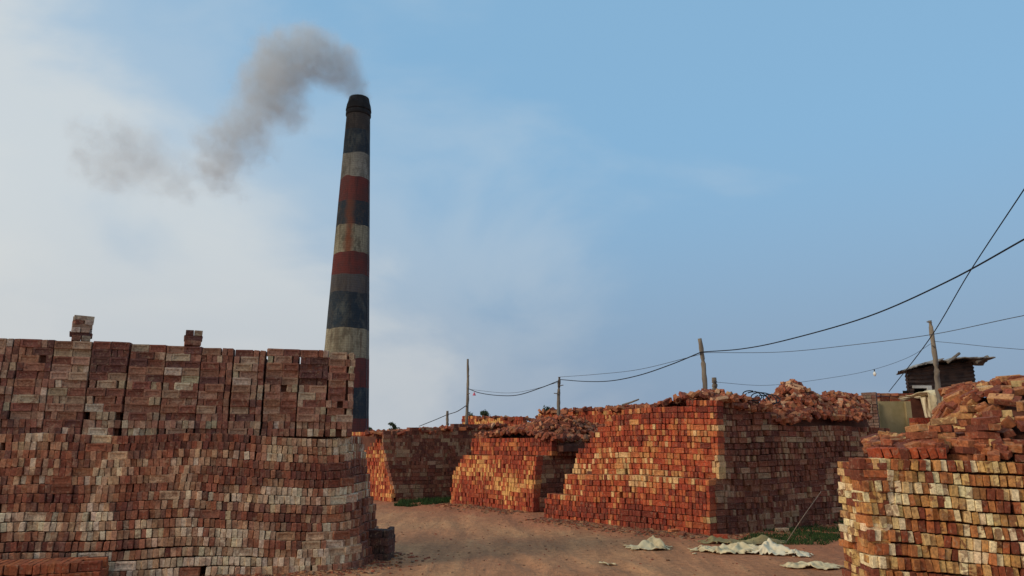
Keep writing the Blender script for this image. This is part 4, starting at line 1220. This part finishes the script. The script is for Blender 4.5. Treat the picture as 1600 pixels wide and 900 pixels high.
gn = D.node_groups.new('smoke_volume', 'GeometryNodeTree')
gn.interface.new_socket('Geometry', in_out='INPUT', socket_type='NodeSocketGeometry')
gn.interface.new_socket('Geometry', in_out='OUTPUT', socket_type='NodeSocketGeometry')
G = gn.nodes; gl_ = gn.links
gi = G.new('NodeGroupInput'); go = G.new('NodeGroupOutput')
pos = G.new('GeometryNodeInputPosition')
def gnoise(scale, detail, dim=False):
    n_ = G.new('ShaderNodeTexNoise'); n_.inputs['Scale'].default_value = scale; n_.inputs['Detail'].default_value = detail; n_.inputs['Roughness'].default_value = 0.6
    gl_.new(pos.outputs[0], n_.inputs['Vector']); return n_
def gv(op, a, b):
    n_ = G.new('ShaderNodeVectorMath'); n_.operation = op
    for i, q in enumerate((a, b)):
        if q is None: continue
        if isinstance(q, tuple): n_.inputs[i].default_value = q
        elif isinstance(q, (int, float)): n_.inputs[3].default_value = q
        else: gl_.new(q, n_.inputs[i])
    return n_
def gm(op, a, b=0.0, clamp=False):
    n_ = G.new('ShaderNodeMath'); n_.operation = op; n_.use_clamp = clamp
    for i, q in enumerate((a, b)):
        if isinstance(q, (int, float)): n_.inputs[i].default_value = q
        else: gl_.new(q, n_.inputs[i])
    return n_.outputs[0]
nz1 = gnoise(0.42, 4)
wv = gv('SUBTRACT', nz1.outputs['Color'], (0.5, 0.5, 0.5)); wv = gv('SCALE', wv.outputs[0], 5.5)
nzb = gnoise(1.1, 4); wb = gv('SUBTRACT', nzb.outputs['Color'], (0.5, 0.5, 0.5)); wb = gv('SCALE', wb.outputs[0], 2.2)
wv = gv('ADD', wv.outputs[0], wb.outputs[0])
mouth = gv('DISTANCE', pos.outputs[0], tuple(pv[0]))
near = gm('MAXIMUM', gm('MULTIPLY', mouth.outputs['Value'], 0.14, True), 0.06)
wsc = G.new('ShaderNodeVectorMath'); wsc.operation = 'SCALE'; gl_.new(wv.outputs[0], wsc.inputs[0]); gl_.new(near, wsc.inputs[3]); wv = wsc
warp = gv('ADD', pos.outputs[0], wv.outputs[0])
# summed soft puffs: max over all points
dens = None
for (p, r, d) in zip(pv, pr2, pd_):
    dist = gv('DISTANCE', warp.outputs[0], tuple(p))
    f = gm('MULTIPLY', gm('SUBTRACT', 1.0, gm('DIVIDE', dist.outputs['Value'], r), True), d)
    dens = f if dens is None else gm('MAXIMUM', dens, f)
n2n = gnoise(1.3, 3)
det = gm('MULTIPLY', gm('SUBTRACT', n2n.outputs['Fac'], 0.25), 2.2, True)
dens = gm('MULTIPLY', gm('MINIMUM', gm('MULTIPLY', dens, 2.0), 1.0), det)
vc = G.new('GeometryNodeVolumeCube')
gl_.new(dens, vc.inputs['Density'])
mins = [min(p[i] - r - 2 for p, r in zip(pv, pr2)) for i in range(3)]; maxs = [max(p[i] + r + 2 for p, r in zip(pv, pr2)) for i in range(3)]
mins[2] = max(mins[2], 0)
vc.inputs['Min'].default_value = mins; vc.inputs['Max'].default_value = maxs
vox = 0.22
for ax_, i in (('X', 0), ('Y', 1), ('Z', 2)): vc.inputs['Resolution ' + ax_].default_value = max(8, int((maxs[i] - mins[i]) / vox))
sm_ = G.new('GeometryNodeSetMaterial')
M_SMOKE = D.materials.new('smoke_volume'); M_SMOKE.use_nodes = True
st = M_SMOKE.node_tree; st.nodes.clear()
so = st.nodes.new('ShaderNodeOutputMaterial'); pvn = st.nodes.new('ShaderNodeVolumePrincipled')
pvn.inputs['Color'].default_value = lin(230, 234, 236) + (1,)
pvn.inputs['Density'].default_value = 0.76; pvn.inputs['Anisotropy'].default_value = 0.1
st.links.new(pvn.outputs[0], so.inputs['Volume'])
sm_.inputs['Material'].default_value = M_SMOKE
gl_.new(vc.outputs[0], sm_.inputs[0]); gl_.new(sm_.outputs[0], go.inputs[0])
md = smoke.modifiers.new('smoke', 'NODES'); md.node_group = gn

# ---------------------------------------------------------------- poles
def pole(top, base, r0, r1, label, seed, pegs=(), wob=0.03):
    rng = random.Random(seed); top, base = Vector(top), Vector(base)
    root = thing('wooden_pole', base, label, 'pole', 'wooden poles carrying the cables')
    mb = MB(); pts, rad = [], []
    n_ = 14
    for i in range(n_ + 1):
        f = i / n_; p = base.lerp(top, f); s = wob * math.sin(f * 3.1) * (1 if seed % 2 else -1)
        pts.append(p + Vector((s + rng.gauss(0, 0.004), 0, 0))); rad.append(r0 + (r1 - r0) * f + (0.007 if i % 3 == 0 else 0))
    mb.tube(pts, rad, 9); mb.build('shaft', M_WOOD, root, smooth=True)
    for (f, dx) in pegs:
        p = base.lerp(top, f); mb = MB(); mb.tube([p + Vector((0, -r0, 0)), p + Vector((dx, -r0 - 0.02, 0.02))], 0.014, 6); mb.build('peg', M_WOOD, root)
    return root
pA_t, pA_b = at(1093.5, 529, 15.3), at(1103, 640, 15.3)
pB_t, pB_b = at(874, 589, 21.5), at(873, 660, 21.5)
pC_t, pC_b = at(731, 561, 24.5), at(728.5, 672, 24.5)
pD_t, pD_b = at(699, 642, 27.5), at(699, 680, 27.5)
pE_t, pE_b = at(1453, 501, 16.2), at(1469, 640, 16.2)
pF_t, pF_b = at(1116, 590, 15.9), at(1118, 640, 15.9)
pole(pA_t, pA_b, 0.055, 0.042, 'leaning wooden pole on the corner of the tall orange stack, carrying the black cable', 1)
pole(pB_t, pB_b, 0.055, 0.04, 'short wooden pole with two pegs behind the stepped stack rubble', 2, [(0.62, -0.16), (0.8, 0.12)], 0.01)
pole(pC_t, pC_b, 0.055, 0.035, 'thin tall wooden pole above the far left stacks', 3, [(0.75, 0.07), (0.5, 0.1)], 0.02)
pole(pD_t, pD_b, 0.06, 0.045, 'short thin pole farthest back behind the dark stack side', 4, (), 0.0)
pole(pE_t, pE_b, 0.062, 0.042, 'crooked wooden pole standing in front of the tin shed', 5, [(0.97, -0.12), (0.70, -0.08)], 0.02)
pole(pF_t, pF_b, 0.09, 0.05, 'short pointed post just right of the leaning pole', 6, (), 0.0)

# ---------------------------------------------------------------- cables
def cable(name, pts, r, label, mat, extra=(), cat='cable', sub=8):
    pts = [Vector(p) for p in pts]; q = []
    for i in range(len(pts) - 1):     # smooth curve through the points
        p0 = pts[i - 1] if i else pts[i] * 2 - pts[i + 1]; p1, p2 = pts[i], pts[i + 1]; p3 = pts[i + 2] if i + 2 < len(pts) else p2 * 2 - p1
        for k in range(sub):
            t = k / sub
            q.append(0.5 * ((2 * p1) + (p2 - p0) * t + (2 * p0 - 5 * p1 + 4 * p2 - p3) * t * t + (3 * p1 - p0 - 3 * p2 + p3) * t ** 3))
    q.append(pts[-1])
    mb = MB(); mb.tube(q, r, 6)
    o = mb.build(name, mat, None, base=pts[0]); tag(o, label, cat)
    return o
YA, YB, YC = 15.2, 21.4, 24.4
cable('overhead_cable', [at(2300, -120, 4.6), at(1950, 150, 5.9), at(1700, 318, 7.6), at(1600, 374, 8.4), at(1480, 440, 9.8), at(1355, 495, 11.4), at(1230, 531, 13.2), at(1160, 545, 14.3), at(1096, 550, YA)], 0.011,
      'thick black cable sweeping from the leaning pole up to the right frame edge', M_WIRE)
cable('overhead_cable', [at(1096, 550, YA), at(1050, 569, 16.4), at(1000, 586, 17.8), at(955, 595, 19.0), at(915, 596, 20.2), at(875, 593, YB)], 0.012,
      'black cable sagging between the leaning pole and the short pegged pole', M_WIRE)
cable('overhead_cable', [at(873, 595, YB), at(845, 606, 22), at(810, 617, 22.9), at(780, 618, 23.5), at(750, 614, 24), at(731, 607, YC)], 0.013,
      'black cable sagging between the short pegged pole and the thin tall pole', M_WIRE)
cable('overhead_cable', [at(728, 634, YC), at(714, 643, 25.8), at(699, 648, 27.4), at(680, 656, 28.5), at(655, 666, 30)], 0.014,
      'cable running down from the thin tall pole past the farthest pole', M_WIRE)
cable('overhead_wire', [at(2300, 330, 5.2), at(1950, 420, 7), at(1700, 478, 9), at(1600, 493, 10.2), at(1460, 522, 12), at(1340, 538, 13.3), at(1220, 550, 14.5), at(1097, 551, YA)], 0.006,
      'thin grey wire below the thick cable, reaching the right frame edge', M_WIRE2, cat='wire')
cable('overhead_wire', [at(1097, 553, YA), at(1000, 577, 17.8), at(930, 585, 19.6), at(875, 589, YB)], 0.006, 'thin grey wire above the sagging cable left of the leaning pole', M_WIRE2, cat='wire')
cable('overhead_wire', [at(873, 597, YB), at(830, 609, 22.4), at(790, 614, 23.3), at(731, 608, YC)], 0.006, 'thin grey wire beside the cable next to the thin tall pole', M_WIRE2, cat='wire')
cable('overhead_wire', [at(1456, 533, 16.2), at(1500, 537, 15.6), at(1560, 543, 15), at(1640, 547, 14), at(1900, 540, 10), at(2300, 500, 7)], 0.006, 'thin wire running right from the pole before the shed', M_WIRE2, cat='wire')
cable('overhead_wire', [at(1456, 536, 16.2), at(1420, 558, 16.1), at(1366, 577, 15.9), at(1300, 590, 15.8), at(1200, 602, 15.8), at(1117, 597, 15.8)], 0.0045, 'faint wire with a hanging bulb between the shed pole and the pointed post', M_WIRE2, cat='wire')
cable('guy_wire', [at(2000, -300, 6.2), at(1800, 0, 7.4), at(1660, 205, 9), at(1600, 296, 9.8), at(1515, 425, 12), at(1452, 530, 14.2), at(1389, 612, 19.4)], 0.0095, 'straight dark guy wire slanting across the thick cable to the rubble', M_WIRE, cat='wire')
x, y, z = ray(1228, 848); s = CAM_H / -z
cable('guy_rope', [Vector((x * s, y * s, 0.0)), at(1256, 806, 13.0), at(1283, 768, 13.7)], 0.006, 'thin pale rope slanting from the earth up to the shaded stack side', M_ROPE, cat='rope')
root = thing('light_bulb', at(1366, 577, 15.9), 'white bulb hanging from the faint wire left of the shed', 'light bulb')
c0 = at(1366, 577, 15.9)
mb = MB(); mb.tube([c0, c0 - Z3 * 0.05], 0.012, 8); mb.build('socket', M_WIRE, root)
mb = MB(); mb.tube([c0 - Z3 * q for q in (0.05, 0.07, 0.10, 0.13, 0.155)], [0.012, 0.026, 0.036, 0.028, 0.006], 10); mb.build('bulb', M_GLASS, root, smooth=True)
c0 = at(741, 617, 24.3)
mb = MB(); mb.tube([c0 + Z3 * 0.10, c0, c0 - Z3 * 0.02], [0.005, 0.05, 0.06], 8)
o = mb.build('pink_lamp_shade', M_RED, None, base=c0); tag(o, 'small pink lamp shade dangling from the cable by the thin tall pole', 'lamp shade')

# tangle of wire beside the rubble peak
rng = random.Random(14)
c0 = at(1192, 622, 15.1)
mb = MB()
for i in range(5):
    tl, r_ = rng.uniform(0.3, 1.3), rng.uniform(0.10, 0.24); cx = c0 + Vector((rng.uniform(-0.28, 0.22), rng.uniform(-0.1, 0.1), rng.uniform(-0.04, 0.05)))
    a0 = rng.uniform(0, 3)
    mb.tube([cx + Vector((math.cos(q) * r_ * 1.3, math.sin(q) * r_ * math.cos(tl), math.sin(q) * r_ * 0.75)) for q in [a0 + k * 0.36 for k in range(18)]], 0.012, 5)
o = mb.build('wire_coil', M_WIRE, None, base=c0); tag(o, 'tangled dark coil of wire lying left of the rubble peak', 'wire coil')
mb = MB(); mb.tube([at(972, 633, 19.5), at(985, 629, 19.4), at(998, 624, 19.2)], [0.03, 0.025, 0.02], 6)
o = mb.build('stick', M_WOOD, None, base=at(972, 633, 19.5)); tag(o, 'thin stick poking up from the top of the pale orange stack', 'stick')

# ---------------------------------------------------------------- distant trees
def tree(px, ytop, wpx, Y, label, seed):
    rng = random.Random(seed); top = at(px, ytop, Y); w = wpx / 1130 * Y
    root = thing('tree', (top.x, Y, 0), label, 'tree', 'distant trees above the stacks')
    H = top.z
    mb = MB(); mb.tube([(top.x, Y, 0), (top.x + 0.1, Y, H * 0.35), (top.x - 0.1, Y, H * 0.8)], [0.28, 0.2, 0.06], 7)
    for i in range(5):
        a = rng.uniform(0, 6.28); z0 = H * rng.uniform(0.35, 0.65)
        mb.tube([(top.x, Y, z0), (top.x + math.cos(a) * w * 0.35, Y + math.sin(a) * w * 0.35, z0 + H * 0.2)], [0.1, 0.03], 5)
    mb.build('trunk', M_BARK, root)
    vs, fs = [], []
    lobes = [(Vector((top.x + rng.gauss(0, w * 0.2), Y + rng.gauss(0, w * 0.2), H * rng.uniform(0.55, 0.88))), w * rng.uniform(0.16, 0.32)) for _ in range(9)]
    for _ in range(900):
        c, r = rng.choice(lobes); d = Vector((rng.gauss(0, 1), rng.gauss(0, 1), rng.gauss(0, 0.8))).normalized() * r * rng.uniform(0.5, 1.05)
        p = c + d
        if p.z > H: p.z = H - rng.random() * 0.3
        s = 0.16; a = Vector((rng.gauss(0, 1), rng.gauss(0, 1), rng.gauss(0, 1))).normalized() * s; b = Vector((rng.gauss(0, 1), rng.gauss(0, 1), rng.gauss(0, 1))).normalized() * s
        i = len(vs); vs += [p + a, p + b, p - a, p - b]; fs.append((i, i + 1, i + 2, i + 3))
    mb = MB(); mb.add(vs, fs); o = mb.build('crown', M_LEAF, root)
tree(735, 641, 22, 150, 'small round distant tree just right of the thin tall pole', 1)
tree(760, 636, 20, 150, 'pointed distant tree, tallest of those above the small orange stack', 2)
tree(773, 644, 14, 165, 'tiny distant tree right of the pointed one', 3)
tree(857, 629, 24, 140, 'distant tree beside the short pegged pole', 4)
tree(616, 655, 18, 150, 'low distant tree top above the far stack near the chimney', 5)
tree(577, 664, 16, 160, 'distant tree top at the foot of the chimney', 6)
